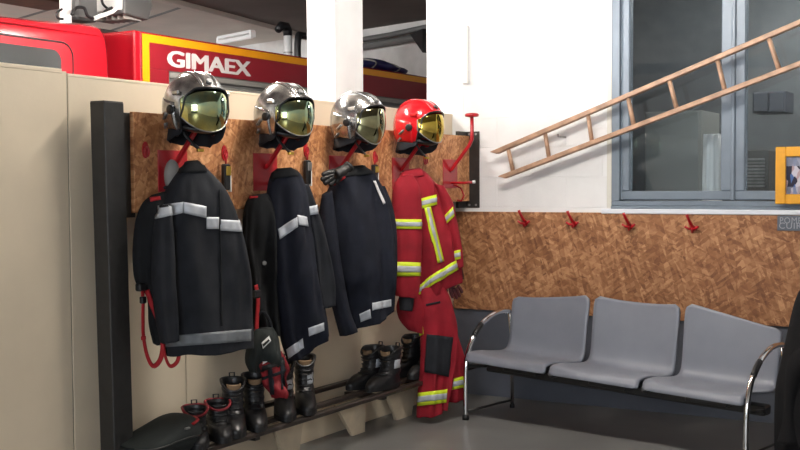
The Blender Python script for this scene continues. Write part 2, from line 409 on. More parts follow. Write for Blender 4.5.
# ------------------------------------------------------------------ OSB panel on the rear wall, hooks, sign, picture
pz0 = ay(455, 308, 0).z; pz1 = ay(480, 211, 0).z
o = build('osb_panel', MB().bb((0.012, -0.022, pz0), (3.6, -0.0065, pz1 - .004), 0.002), OSB2)
tag(o, 'long brown flake board panel fixed to the rear wall above the seats', 'wall panel')
def wall_hook(u, v, label):
    p = ay(u, v, -0.022)
    t = thing('coat_hook', label, 'hook', (p.x, -0.022, p.z - .02), group='red hooks on the flake board')
    build('back_plate', MB().tube([(0, 0, -.02), (0, -.004, -.02)], .02, 12), REDM, t)
    build('upper_prong', MB().tube([(0, -.004, -.012), (-.006, -.03, .01), (-.018, -.055, .05), (-.022, -.06, .066)], [.010, .010, .009, .010], 8), REDM, t, smooth=True)
    build('lower_prong', MB().tube([(0, -.004, -.025), (.003, -.02, -.04), (.008, -.045, -.042), (.012, -.06, -.025), (.012, -.062, -.012)], .0065, 8), REDM, t, smooth=True)
    for s_ in (-1, 1): build('side_prong', MB().tube([(.0, -.004, -.02), (s_ * .022, -.022, -.022), (s_ * .042, -.034, -.006)], .0075, 8), REDM, t, smooth=True)
wall_hook(525.5, 217, 'red coat hook nearest the red turnout jacket on flake board')
wall_hook(574, 218, 'red coat hook just left of the window on flake board')
wall_hook(630, 220, 'red coat hook under the left window pane')
wall_hook(693, 222, 'red coat hook nearest the amber picture frame')

p0 = ay(777.5, 215.5, -.024); p1 = ay(777.5, 230.5, -.024)
t = thing('name_sign', 'small slate grey plate with two lines of pale lettering under picture', 'sign', (p0.x, -.024, p1.z))
h_ = p0.z - p1.z
build('plate', MB().bb((0, 0.0015, 0), (.62, -.006, h_), .001), SIGN, t)
build('lettering', text_mb('POMPIERS', .052, .0006, (.012, -.0065, h_ - .046), (1, 0, 0), (0, 0, 1), (0, -1, 0), sx=.9, spacing=1.1), SIGNL, t)
build('lettering', text_mb('CUIRE', .052, .0006, (.008, -.0065, .012), (1, 0, 0), (0, 0, 1), (0, -1, 0), sx=1.05, spacing=1.1), SIGNL, t)

# picture frame leaning on the window rail
p0 = ay(777, 147, -.05); p1 = ay(775.5, 204, -.05)
PW = .42; PHt = p0.z - p1.z
t = thing('picture_frame', 'amber wooden picture frame with a small group photograph inside', 'picture', (p1.x, -.05, p1.z))
fwid = .058
for nm, a, b in (('frame_side', (0, -.012, 0), (fwid, .012, PHt)), ('frame_side', (PW - fwid, -.012, 0), (PW, .012, PHt)), ('frame_rail', (fwid, -.012, 0), (PW - fwid, .012, fwid)), ('frame_rail', (fwid, -.012, PHt - fwid), (PW - fwid, .012, PHt))):
    build(nm, MB().bb(a, b, .004), FRAMEY, t)
build('backing', MB().bb((.02, .0125, .02), (PW - .02, .018, PHt - .02)), BROWN, t)
def photo_mat():
    m = bpy.data.materials.new('printed_group_photo'); m.use_nodes = True; nt = m.node_tree; b = nt.nodes['Principled BSDF']
    b.inputs['Roughness'].default_value = 0.2
    tc = nt.nodes.new('ShaderNodeTexCoord'); mp = nt.nodes.new('ShaderNodeMapping'); mp.inputs['Scale'].default_value = (58, 1, 22)
    nt.links.new(tc.outputs['Object'], mp.inputs['Vector'])
    v = nt.nodes.new('ShaderNodeTexVoronoi'); v.inputs['Scale'].default_value = 1.0; nt.links.new(mp.outputs['Vector'], v.inputs['Vector'])
    s = nt.nodes.new('ShaderNodeSeparateColor'); nt.links.new(v.outputs['Color'], s.inputs['Color'])
    r = nt.nodes.new('ShaderNodeValToRGB'); r.color_ramp.interpolation = 'CONSTANT'; e = r.color_ramp.elements
    cols = [(44, 44, 64), (78, 104, 158), (176, 150, 156), (48, 46, 62), (196, 192, 204), (110, 62, 78)]
    e[0].color = rgb(*cols[0]); e[1].position = 1.0; e[1].color = rgb(*cols[-1])
    for i in range(1, 5): k = e.new(i * .18); k.color = rgb(*cols[i])
    nt.links.new(s.outputs['Red'], r.inputs['Fac'])
    sx = nt.nodes.new('ShaderNodeSeparateXYZ'); nt.links.new(tc.outputs['Object'], sx.inputs[0])
    rz = nt.nodes.new('ShaderNodeValToRGB'); rz.color_ramp.interpolation = 'CONSTANT'; q = rz.color_ramp.elements
    q[0].color = (.55, .55, .55, 1); q[1].position = PHt * .30; q[1].color = (0, 0, 0, 1); k = q.new(PHt * .66); k.color = (.8, .8, .8, 1)
    nt.links.new(sx.outputs['Z'], rz.inputs['Fac'])
    mx = nt.nodes.new('ShaderNodeMixRGB'); mx.inputs['Color2'].default_value = rgb(140, 146, 166)
    nt.links.new(rz.outputs['Color'], mx.inputs['Fac']); nt.links.new(r.outputs['Color'], mx.inputs['Color1']); nt.links.new(mx.outputs['Color'], b.inputs['Base Color'])
    return m
build('photograph', MB().bb((fwid - .004, .006, fwid - .004), (PW - fwid + .004, .0085, PHt - fwid + .004)), photo_mat(), t)

# white conduit on the wall
c0 = ay(467, 27, -.004); c1 = ay(467, 83, -.004)
t = thing('wall_conduit', 'short vertical white plastic conduit box high on the white block wall', 'conduit', (c1.x, -.004, c1.z))
build('channel', MB().bb((-.018, -.03, 0), (.018, 0, c0.z - c1.z), .005), CONDUIT, t)
build('end_cap', MB().bb((-.020, -.032, c0.z - c1.z - .02), (.020, 0, c0.z - c1.z + .004), .004), CONDUIT, t)
build('end_cap', MB().bb((-.020, -.032, -.004), (.020, 0, .02), .004), CONDUIT, t)

# ------------------------------------------------------------------ things behind the window
y_ = 0.9
a = ay(644, 112, y_); b = ay(700, 192, y_)
t = thing('office_cabinet', 'pale grey cabinet door seen dimly behind the left window pane', 'cabinet', (a.x, y_, 0))
build('body', MB().bb((0, 0.02, 0), (b.x - a.x, .5, a.z), .006), DIMDOOR, t)
build('door', MB().bb((.01, 0, .08), (b.x - a.x - .01, .02, a.z - .01), .004), DIMDOOR, t)
build('handle', MB().bb((.03, -.02, 1.2), (.05, 0, 1.35), .004), GALV, t)
y_ = .3
a = ay(703, 135, y_); b = ay(721.5, 190, y_); r_ = (b.x - a.x) / 2
t = thing('plastic_roll', 'upright white plastic roll standing inside the window by the mullion', 'roll', ((a.x + b.x) / 2, y_, 1.2))
hh = a.z - 1.2
build('sleeve', MB().grid(lambda u, v: Vector(((r_ * (1 - .14 * v * v) + .004 * math.sin(9 * 2 * PI * u)) * math.cos(2 * PI * u), (r_ + .004 * math.sin(9 * 2 * PI * u)) * math.sin(2 * PI * u), v * hh)), 54, 4, True, True), WPLAST, t, smooth=True)
build('rim', MB().tube([(.86 * r_ * math.cos(2 * PI * k / 24), .9 * r_ * math.sin(2 * PI * k / 24), hh) for k in range(24)], .004, 6, closed=True), WPLAST, t, smooth=True)
structure(build('trim_2', MB().bb((WX0, .22, 1.17), (WX1, .46, 1.2)), WHITE_S))
y_ = .9
a = ay(744, 150, y_); b = ay(768, 187, y_)
t = thing('louvre_cabinet', 'dim louvred metal unit behind the right window pane', 'cabinet', (a.x, y_, 0))
build('body', MB().bb((0, .02, 0), (b.x - a.x, .4, a.z), .006), LAMPG, t)
nl = 9
for k in range(nl):
    z = b.z + (a.z - b.z - .05) * k / nl
    build('slat', MB().bb((.025, 0.0, z), (b.x - a.x - .025, .02, z + (a.z - b.z) / nl * .55), .002), GALV, t)
y_ = 1.6
a = ay(752, 92, y_); b = ay(785, 112, y_)
t = thing('wall_cupboard', 'dark hanging cupboard behind the right window pane', 'cupboard', (a.x, y_, b.z))
build('body', MB().bb((0, .02, 0), (b.x - a.x, .3, a.z - b.z), .004), DADO, t)
build('door', MB().bb((.01, 0, .01), ((b.x - a.x) / 2 - .005, .02, a.z - b.z - .01), .003), DADO, t)
build('door', MB().bb(((b.x - a.x) / 2 + .005, 0, .01), (b.x - a.x - .01, .02, a.z - b.z - .01), .003), DADO, t)

# ------------------------------------------------------------------ ladder
t = thing('wooden_ladder', 'narrow wooden ladder hung slanting across the window and white wall', 'ladder', (0.35, -.1, 1.6))
lb = Vector((.35, -.1, 1.6))
def ext(p, q, k): return q + (q - p) * k
tl = ay(492, 152, -.1); tr = ay(800, 20.5, -.1); bl = ay(500, 180, -.1); brr = ay(800, 66, -.1)
tr2 = ext(tl, tr, .35); br2 = ext(bl, brr, .35)
def rail(p, q, nm):
    d = (q - p); L = d.length; ang = math.atan2(d.z, d.x)
    mb = MB().box((L / 2, 0, 0), (L, .05, .030), .004)
    for vv in mb.v:                              # slanted tip at the wall end
        if vv.x < .02 and vv.z < 0: vv.x += .035
    M = Matrix.Translation(p) @ Matrix.Rotation(-ang, 4, 'Y')
    build(nm, mb.xf(M), WOOD, t, base=lb)
off = Vector((0, 0, -.012))
rail(tl + off, tr2 + off, 'rail'); rail(bl + Vector((0, 0, .012)), br2 + Vector((0, 0, .012)), 'rail')
tops = [508, 545, 588, 628, 669, 717, 768]
for k, u in enumerate(tops + [822, 880]):
    fx = ay(u, 100, -.1).x; fr_ = (fx - tl.x) / (tr.x - tl.x)
    pt = tl + (tr - tl) * fr_ + Vector((0, 0, -.02))
    gx = ay([513, 549, 592, 634, 677, 725, 779, 835, 895][k], 100, -.1).x
    pb = bl + (brr - bl) * ((gx - bl.x) / (brr.x - bl.x)) + Vector((0, 0, .02))
    build('rung', MB().tube([pt, (pt + pb) / 2, pb], .0145, 8), WOOD, t, smooth=True, base=lb)
# two pegs that carry the ladder
for (u, v) in ((560, 132), (693, 80)):
    p = ay(u, v, -.1)
    if u < 600: build('hanging_peg', MB().tube([(p.x, -.0045, p.z - .03), (p.x, -.13, p.z - .03), (p.x, -.135, p.z - .015)], .006, 8), GALV, t, base=lb)

# ------------------------------------------------------------------ coat rack: post, brackets, flake board, five red hook units
XB = 0.135     # front face of the rack board
t = thing('coat_rack', 'black steel post rack with flake board strip and red helmet hooks', 'coat rack', (.09, -3.4, 0))
rb = Vector((.09, -3.4, 0)); RACK = t
bz0 = ax(132, 213, .12).z; bz1 = ax(300, 124, .12).z
build('board', MB().bb((XB - .022, -3.27, bz0), (XB, -.012, bz1), .002), OSB1, t, base=rb)
ptop = ax(104, 101, .16).z
yl = ax(104, 101, .16).y; yr = ax(124, 103, .16).y
pm = MB().bb((.075, yl, 0), (.16, yr, ptop), .004)
for vv in pm.v: vv.y += .030 * (1 - vv.z / ptop)
ps = build('post', pm, BLACKM, t, base=rb)
build('post_cap', MB().bb((.077, yl + .002, ptop - .001), (.158, yr - .002, ptop + .003), .002), BLACKM, t, base=rb)
build('post_foot', MB().bb((.03, yl - .04, .0), (.21, yr + .04, .008), .002), BLACKM, t, base=rb)
build('bracket', MB().bb((.085, yr - .002, bz0 - .02), (XB - .022, yr + .11, bz1 - .005), .002), BLACKM, t, base=rb)
rbk = build('bracket', MB().bb((XB - .045, -.012, bz0 - .045), (XB + .075, -.0047, bz1 + .03), .002), BLACKM, t, base=rb)
build('bracket', MB().bb((XB - .045, -.13, bz0 - .045), (XB - .023, -.012, bz1 + .03), .002), BLACKM, t, base=rb)
for z in (bz0 - .025, bz1 + .012):
    for x in (XB - .0, XB + .05):
        build('bolt', MB().tube([(x, -.012, z), (x, -.017, z)], .008, 6), GALV, t, base=rb)
HOOKY = [-3.02, -2.32, -1.635, -.95, -.30]
ARMX = .30
discz = ay(467, 116, -.30).z
for k, y in enumerate(HOOKY):
    z0, z1 = 1.42, 1.61
    hk = build('hook_unit', MB().bb((XB, y - .10, z0), (XB + .005, y + .10, z1), .0015), REDM, t, base=rb)
    hz = discz + (0.02 if k < 4 else 0)
    build('helmet_arm', MB().tube([(XB + .004, y, 1.535), (XB + .02, y, 1.55), (ARMX - .02, y, 1.70), (ARMX, y, 1.74), (ARMX, y, hz)],   .0125, 10), REDM, hk, smooth=True, base=rb)
    build('helmet_disc', MB().tube([(ARMX, y, hz - .008), (ARMX, y, hz - .004), (ARMX, y, hz + .008), (ARMX, y, hz + .016), (ARMX, y, hz + .019)], [.03, .045, .047, .038, .01], 20), REDM, hk, smooth=True, base=rb)
    build('coat_arm', MB().tube([(XB + .004, y + .02, 1.455), (XB + .10, y + .02, 1.455), (XB + .16, y + .02, 1.46)], .009, 10), REDM, hk, smooth=True, base=rb)
    build('arm_tip', MB().tube([(XB + .16, y + .02, 1.46), (XB + .175, y + .02, 1.462)], .011, 10), REDM if k < 4 else CONDUIT, hk, smooth=True, base=rb)
    build('lower_hook', MB().tube([(XB + .004, y + .06, z0 + .02), (XB + .05, y + .065, z0 - .0), (XB + .07, y + .07, z0 - .05), (XB + .05, y + .07, z0 - .085), (XB + .02, y + .07, z0 - .08)], .006, 8), REDM, hk, smooth=True, base=rb)
for (u, v) in ((145, 150), (224, 153), (305.5, 150), (374.5, 157), (425, 159)):
    p = ax(u, v, XB)
    sh = build('clip_hook', MB().tube([(XB, p.y, p.z), (XB + .004, p.y, p.z)], .02, 14), REDM, t, base=rb)
    for i, vv in enumerate(sh.data.vertices): vv.co.z = (vv.co.z - p.z) * 1.9 + p.z
    build('ring', MB().tube([(XB + .012, p.y + .014 * math.cos(2 * PI * i / 14), p.z - .008 + .022 * math.sin(2 * PI * i / 14)) for i in range(14)], .0035, 6, closed=True), REDM, sh, smooth=True, base=rb)

# ------------------------------------------------------------------ helmets
def sgnpow(x, p): return math.copysign(abs(x) ** p, x)
def make_helmet(y, label, rot, shell, visor, vis_low=-36, tilt=0.0, open_visor=False):
    zb = discz - .222
    t = thing('fire_helmet', label, 'helmet', (ARMX + .005, y, zb), rot, 'helmets on the red rack arms')
    a_, b_, c_, zc = .156, .136, .160, .125
    def sp(az_, el, k=1.0):
        ce, se = math.cos(el), math.sin(el)
        fx = 1.0 + (.05 if math.cos(az_) < 0 else 0) * abs(math.cos(az_))
        return Vector((a_ * k * fx * sgnpow(ce, .9) * math.cos(az_), b_ * k * sgnpow(ce, .9) * math.sin(az_), zc + c_ * k * sgnpow(se, .95)))
    d2r = math.radians
    def low(az_):
        q = abs(math.degrees(az_))
        keys = [(0, 27), (30, 25), (48, 16), (57, -8), (66, -36), (88, -50), (120, -44), (150, -36), (180, -34)]
        for i in range(len(keys) - 1):
            if q <= keys[i + 1][0]:
                f = (q - keys[i][0]) / (keys[i + 1][0] - keys[i][0]); f = f * f * (3 - 2 * f)
                return d2r(keys[i][1] + (keys[i + 1][1] - keys[i][1]) * f)
        return d2r(-32)
    def shellf(u, v):
        az_ = (u - .5) * 2 * PI; l = low(az_); el = PI / 2 + (l - PI / 2) * v
        el = min(el, PI / 2 - .01)
        flare = 1.0 + .07 * max(0, v - .8) / .2 * max(.15, 1 - (abs(az_) / 1.25) ** 3)
        return sp(az_, el, flare)
    build('shell', MB().grid(shellf, 72, 22, True), shell, t, smooth=True, solid=.006)
    rim = [shellf(k / 72, 1.0) for k in range(72)]
    build('rim_trim', MB().tube(rim, .005, 6, closed=True), HBLACK, t, smooth=True)
    # comb ridges over the crown
    for s in (-1, 1):
        pts = []
        for k in range(25):
            th = d2r(30 + 125 * k / 24)
            pts.append(Vector((a_ * 1.012 * math.cos(th), s * (.030 + .012 * math.sin(th)), zc + c_ * 1.0 * math.sin(th) * .975)))
        build('crown_ridge', MB().tube(pts, .0075, 8, flat=.8), shell, t, smooth=True)
    build('crown_band', MB().grid(lambda u, v: Vector((a_ * 1.022 * math.cos(d2r(28 + 130 * v)), (u - .5) * .052, zc + c_ * 1.012 * math.sin(d2r(28 + 130 * v)))), 4, 26), shell, t, smooth=True, solid=.006)
    # side shells with pivot and relief bars
    for s in (-1, 1):
        build('side_plate', MB().grid(lambda u, v: sp(s * d2r(74 + 52 * v), d2r(-40 + 46 * u + 10 * v), 1.03), 8, 8), shell, t, smooth=True, solid=.007)
        pc = sp(s * d2r(80), d2r(-4), 1.05)
        nn = Vector((pc.x * .6, pc.y, 0)).normalized()
        build('visor_pivot', MB().tube([pc - nn * .006, pc + nn * .006, pc + nn * .008], [.021, .021, .015], 16), HBLACK, t, smooth=True)
        for j in range(2):
            p0 = sp(s * d2r(92 + 13 * j), d2r(-8 - 16 * j), 1.07); p1 = sp(s * d2r(106 + 12 * j), d2r(-16 - 14 * j), 1.07)
            build('relief_bar', MB().tube([p0, (p0 + p1) / 2, p1], .006, 6), GALV, t, smooth=True)
        build('side_lamp_mount', MB().box(sp(s * d2r(70), d2r(20), 1.04), (.05, .014, .02), .004), shell, t)
    # visor
    def vis(u, v):
        az_ = d2r(-61 + 122 * u)
        q = 2 * u - 1
        top = d2r(24 - 14 * abs(q) ** 2.4); bot = d2r(vis_low + (26) * abs(q) ** 2.2)
        el = top + (bot - top) * v
        p = sp(az_, el, 1.03 + .03 * (1 - q * q) * v)
        return p
    build('visor', MB().grid(vis, 36, 16), visor, t, smooth=True, solid=.003)
    edge = [vis(k / 36, 1.0) for k in range(37)]
    build('visor_edge', MB().tube([vis(0, j / 8) for j in range(8)] + edge + [vis(1, 1 - j / 8) for j in range(1, 9)],   .003, 6), GALV, t, smooth=True)
    # inner lining, face seal
    build('inner_shell', MB().grid(lambda u, v: sp((u - .5) * 2 * PI, d2r(88 - 118 * v), .93), 36, 12, True), HBLACK, t, smooth=True, solid=.004)
    # neck curtain
    def curt(u, v):
        az_ = d2r(62 + 236 * u)
        p = sp(az_, max(low(az_), d2r(-46)), .98)
        k = math.sin(PI * u) ** .5
        return Vector((p.x * (1 + .05 * v) + .006 * math.sin(u * 31) * v, p.y * (1 + .03 * v) + .006 * math.cos(u * 27) * v, p.z - v * (.02 + .05 * k) - .003 * math.sin(u * 40) * v))
    build('neck_curtain', MB().grid(curt, 44, 8), CLOTHB, t, smooth=True, solid=.005)
    build('chin_guard', MB().grid(lambda u, v: sp(d2r(-68 + 136 * u), d2r(-44 - 12 * v + 10 * (2 * u - 1) ** 2), .98 - .10 * v), 24, 4), HBLACK, t, smooth=True, solid=.02)
    # chin strap with buckle
    sp0 = Vector((.03, -.085, .045))
    pts = [sp0, Vector((.045, -.075, -.0)), Vector((.062, -.045, -.042)), Vector((.07, -.02, -.062))]
    st = build('chin_strap', MB().tube(pts, .009, 6, flat=.35), HBLACK, t, smooth=True)
    build('buckle', MB().box((.071, -.018, -.066), (.022, .03, .014), .003), BRASS, st)
    # badge on the brow
    bp = sp(0, d2r(40), 1.05)
    build('badge', MB().tube([bp - Vector((.004, 0, .004)), bp + Vector((.002, 0, .003))], .014, 12), HBLACK if shell is HRED else GALV, t)
    return t
make_helmet(-3.055, 'silver fire helmet with large green gold visor, nearest the black post', math.radians(-20), SILVER, VIS_GREEN, -40)
make_helmet(-2.385, 'silver fire helmet with gold visor, second from the black post', math.radians(-14), SILVER, VIS_GREEN, -38)
make_helmet(-1.70, 'silver fire helmet with smoky grey visor beside the red helmet', math.radians(-4), SILVER, VIS_GREY, -48)
make_helmet(-1.02, 'red fire helmet with gold visor above the red jacket', math.radians(-6), HRED, VIS_GOLD, -36)

# ------------------------------------------------------------------ garments
def catmull(P, t):
    n = len(P) - 1; x = min(max(t, 0), 1) * n; i = min(int(x), n - 1); f = x - i
    p0, p1, p2, p3 = P[max(i - 1, 0)], P[i], P[i + 1], P[min(i + 2, n)]
    return 0.5 * ((2 * p1) + (p2 - p0) * f + (2 * p0 - 5 * p1 + 4 * p2 - p3) * f * f + (3 * p1 - p0 - 3 * p2 + p3) * f ** 3)
def frame_for(x0, y0, turn=0.5):
    """broad axis e and facing normal n of a garment hung at (x0,y0), turned part-way from the wall's normal towards the room corner"""
    v = Vector((CAM.x - x0, CAM.y - y0, 0)).normalized()
    n = (Vector((1, 0, 0)) * (1 - turn) + v * turn).normalized()
    return n, Vector((-n.y, n.x, 0))
class Garment:
    def __init__(s, x0, y0, pairs, turn=0.5, fold=.008, nf=7, seed=0, nu=56, nv=44, exp=.8, flatback=.6):
        s.O = Vector((x0, y0, 0)); s.n, s.e = frame_for(x0, y0, turn)
        s.L = [s.loc(at(a, b, s.O, s.n)) for (a, b), _, _ in pairs]
        s.R = [s.loc(at(a, b, s.O, s.n)) for _, (a, b), _ in pairs]
        s.D = [Vector((d, 0, 0)) for _, _, d in pairs]
        rnd = random.Random(seed); s.ph = [rnd.uniform(0, 6.28) for _ in range(8)]
        s.fold = fold; s.nf = nf; s.exp = exp; s.fb = flatback
        s.mb = MB().grid(s.P, nu, nv, True, True)
        s.tree = BVHTree.FromPolygons(s.mb.v, [f for f in s.mb.f if len(f) == 4])
    def loc(s, p): return Vector(((p - s.O).dot(s.e), p.z, 0))
    def P(s, u, v):
        l = catmull(s.L, v); r = catmull(s.R, v); d = catmull(s.D, v).x
        t = 2 * PI * u; c = sgnpow(math.cos(t), s.exp); sn = sgnpow(math.sin(t), s.exp)
        k = (1 - c) / 2                                   # 0 at right, 1 at left
        q = r * (1 - k) + l * k
        amp = s.fold * min(1, .25 + 1.1 * v) * min(1, 4 * v + .1)
        f = math.sin(s.nf * t + s.ph[0] + 1.4 * v) * .6 + math.sin((s.nf + 4) * t + s.ph[1] - 2.1 * v) * .4 + .8 * math.sin(3 * t + s.ph[2] + 3.0 * v) + .5 * math.sin(9 * v + 2 * t + s.ph[3])
        cr = noise.noise(Vector((q.x * 16 + s.ph[5], q.y * 3.2, s.ph[6]))) + .6 * noise.noise(Vector((q.x * 34, q.y * 9 + s.ph[7], s.ph[5])))
        f += 1.5 * cr
        side = abs(math.sin(t)) ** .7
        dd = d * (sn if sn > 0 else sn * s.fb) + amp * f * side * (1 if sn > 0 else .5)
        zz = q.y + .25 * amp * math.sin(5 * t + s.ph[4]) * v
        return s.O + s.e * q.x + s.n * dd + Vector((0, 0, zz))
    def hit(s, u, v):
        d = ray(u, v).normalized(); h = s.tree.ray_cast(CAM, d)
        if h[0] is None:
            h = s.tree.find_nearest(at(u, v, s.O + s.n * .06, s.n))
            return h[0], s.n
        nn = h[1]
        if nn.dot(d) > 0: nn = -nn
        return h[0], nn
    def patch(s, quad, nu=12, nv=4, off=.004):
        """surface patch lying on the cloth; quad = four image-measured corners a b c d (a-b top edge, d-c bottom edge)"""
        a, b, c, d = [Vector((q[0], q[1], 0)) for q in quad]
        P = []
        for j in range(nv + 1):
            for i in range(nu + 1):
                x = i / nu; y = j / nv
                q = (a * (1 - x) + b * x) * (1 - y) + (d * (1 - x) + c * x) * y
                h, nn = s.hit(q.x, q.y); P.append(h + nn * off)
        mb = MB(); mb.add(P, [(j * (nu + 1) + i, j * (nu + 1) + i + 1, (j + 1) * (nu + 1) + i + 1, (j + 1) * (nu + 1) + i) for j in range(nv) for i in range(nu)])
        return mb
def tape(g, root, base, quad, m, nm='reflective_band', nu=12, nv=4, off=.004, two=False):
    o = build(nm, g.patch(quad, nu, nv, off), m, root, smooth=True, base=base, solid=.003, off=0)
    if two:
        a, b, c, d = [Vector((q[0], q[1], 0)) for q in quad]
        s1, s2 = .28, .72
        q2 = [a + (d - a) * s1, b + (c - b) * s1, b + (c - b) * s2, a + (d - a) * s2]
        build('silver_stripe', g.patch([(p.x, p.y) for p in q2], nu, 3, off + .003), SILV, o, smooth=True, base=base, solid=.002, off=0)
    return o

# --- garment behind the first jacket: worn black trousers with red braces
X0, Y0 = .235, -3.06
B_ = Vector((X0, Y0, 0))
t = thing('black_trousers', 'black overtrousers with red dangling braces beside the steel post', 'trousers', B_, 0)
g = Garment(.235, -3.10, [((152, 195), (172, 190), .03), ((143, 203), (176, 200), .05), ((136, 220), (180, 220), .06), ((133, 245), (182, 245), .065), ((133, 265), (184, 262), .065), ((136, 283), (184, 285), .06), ((147, 298), (186, 300), .06), ((149, 325), (188, 325), .055), ((153, 344), (190, 344), .05)], .5, .016, 5, 3)
build('body', g.mb, CLOTHG, t, smooth=True, base=B_)
tape(g, t, B_, [(150, 198), (160, 196.5), (160.5, 200), (150.5, 202)], REDSTRAP, 'red_tab', 6, 3)
tape(g, t, B_, [(153, 281), (160, 280.5), (160.5, 290.5), (153.5, 291)], GREYCAP, 'white_tag', 4, 4)
def px_path(pts, x0, y0, turn=.5, dn=.0):
    n, e = frame_for(x0, y0, turn); O = Vector((x0, y0, 0)) + n * dn
    return [at(u, v, O, n) for u, v in pts]
def smooth_path(P, k=6):
    return [catmull(P, i / (k * (len(P) - 1))) for i in range(k * (len(P) - 1) + 1)]
pp = smooth_path(px_path([(142, 283), (143, 300), (143, 320), (143.5, 336), (147, 355), (153, 366), (160, 360), (163, 345), (160, 325), (152, 305), (147, 290)], .25, -3.12, .5, .02))
build('brace_strap', MB().tube(pp, .011, 6, flat=.3), REDSTRAP, t, smooth=True, base=B_)
pp = smooth_path(px_path([(163, 338), (165, 355), (170, 366), (177, 362), (179, 352), (176, 344)], .25, -3.1, .5, .04))
build('brace_strap', MB().tube(pp, .009, 6, flat=.3), REDSTRAP, t, smooth=True, base=B_)
pb = px_path([(143, 300)], .25, -3.12, .5, .03)[0]
build('strap_clip', MB().box(pb, (.02, .03, .03), .004), HBLACK, t, base=B_)
build('strap_clip', MB().box(px_path([(143.5, 338)], .25, -3.12, .5, .03)[0], (.015, .024, .02), .004), REDSTRAP, t, base=B_)
build('waist_clip', MB().box(px_path([(141, 287)], .25, -3.12, .5, .03)[0], (.03, .05, .035), .006), HBLACK, t, base=B_)

# --- pale cap behind the collar of jacket 1
capc = ax(172, 176, .19)
t = thing('knit_cap', 'pale grey cloth cap tucked behind the collar of the banded jacket', 'cap', capc)
build('crown', MB().grid(lambda u, v: Vector((.03 * math.cos(2 * PI * u) * math.sin(PI * (.04 + .9 * v)), (.045 + .004 * math.sin(5 * PI * u)) * math.sin(2 * PI * u) * math.sin(PI * (.04 + .9 * v)), .075 * math.cos(PI * (.04 + .9 * v)))), 20, 12, True, True), GREYCAP, t, smooth=True)
build('cuff', MB().tube([(.024 * math.cos(2 * PI * k / 20), .038 * math.sin(2 * PI * k / 20), -.052) for k in range(20)], .009, 6, closed=True), CLOTHB, t, smooth=True)

# --- jacket 1
B_ = Vector((.31, -3.0, 0))
t = thing('black_jacket', 'black turnout jacket with wide silver bands on the hook nearest the post', 'jacket', B_)
g = Garment(.31, -3.0, [((187, 161), (197, 160), .03), ((178, 172), (208, 171), .06), ((168, 187), (219, 183), .085), ((160, 203), (229, 199), .105), ((156, 222), (237, 222), .115), ((156, 250), (244, 250), .12), ((158, 280), (249, 280), .12), ((160, 310), (251, 312), .12), ((163, 335), (252, 332), .12), ((165, 355), (252, 346), .118)], .55, .014, 6, 11, 72, 60)
build('body', g.mb, CLOTHB, t, smooth=True, base=B_)
tape(g, t, B_, [(158, 206), (183, 202), (183, 213), (157, 219)], SILV)
tape(g, t, B_, [(183, 202), (206, 206.5), (206, 218), (183, 213)], SILV)
tape(g, t, B_, [(206.3, 217), (218.5, 217), (218.5, 229), (206.3, 229)], SILV)
tape(g, t, B_, [(220, 219.5), (240.5, 220.5), (241.5, 232), (220, 230.5)], SILV)
tape(g, t, B_, [(165, 336), (250.5, 329), (250.5, 341), (166, 347)], SILVD, nu=30)
tape(g, t, B_, [(174, 232), (177, 232), (179, 328), (175.5, 328)], CLOTHG, 'seam_flap', 3, 24, .006)
tape(g, t, B_, [(218.7, 190), (220, 190), (222, 326), (220.5, 326)], CLOTHG, 'seam_flap', 2, 24, .004)
tape(g, t, B_, [(182, 160.5), (200, 160), (207, 172), (179, 174)], CLOTHG, 'collar', 10, 6, .006)
g2 = Garment(.36, -3.12, [((159, 206), (170, 204), .03), ((154, 225), (172, 225), .05), ((152, 255), (174, 255), .055), ((152, 285), (175, 285), .055), ((155, 315), (177, 315), .052), ((160, 343), (178, 340), .05)], .6, .006, 4, 5, 32, 30)
build('sleeve', g2.mb, CLOTHB, t, smooth=True, base=B_)
tape(g2, t, B_, [(157, 206.5), (170.5, 203.8), (171.5, 215.5), (156, 219)], SILV, 'sleeve_band', 8, 4)

# --- torch / radio clips hanging from the small hooks
def hang_clip(u, v0, v1, label, kind):
    p = ax(u, v0, .17); q = ax(u, v1, .17); H = p.z - q.z
    t = thing('hanging_torch' if kind else 'strap_clip_holder', label, 'torch' if kind else 'clip', (.17, p.y, q.z))
    build('ring', MB().tube([(0, .013 * math.cos(2 * PI * i / 14), H + .018 * math.sin(2 * PI * i / 14)) for i in range(14)], .003, 6, closed=True), REDM, t, smooth=True)
    build('body', MB().bb((-.014, -.022, H * .05), (.014, .022, H * .72), .006), HBLACK, t)
    build('clasp', MB().bb((.013, -.016, H * .42), (.02, .020, H * .66), .003), GALV if kind else BRASS, t)
    build('strap', MB().tube([(0, 0, H * .70), (.002, .004, H * .85), (0, .002, H * .99)], .007, 6, flat=.5), REDSTRAP, t, smooth=True)
    build('side_strip', MB().bb((-.010, .0225, H * .0), (.012, .03, H * .5), .002), CONDUIT, t)
    if kind: build('lens_ring', MB().tube([(0, -.008, H * .05), (0, -.008, -.012)], .015, 12), GALV, t, smooth=True)
hang_clip(225.5, 153, 192, 'black clip holder with white strip hanging beside the banded black jacket', 0)
hang_clip(307, 150, 186, 'black torch with silver clasp hanging above the second black jacket', 1)
hang_clip(374.5, 157, 184, 'small black clip on red strap above the navy jacket', 0)

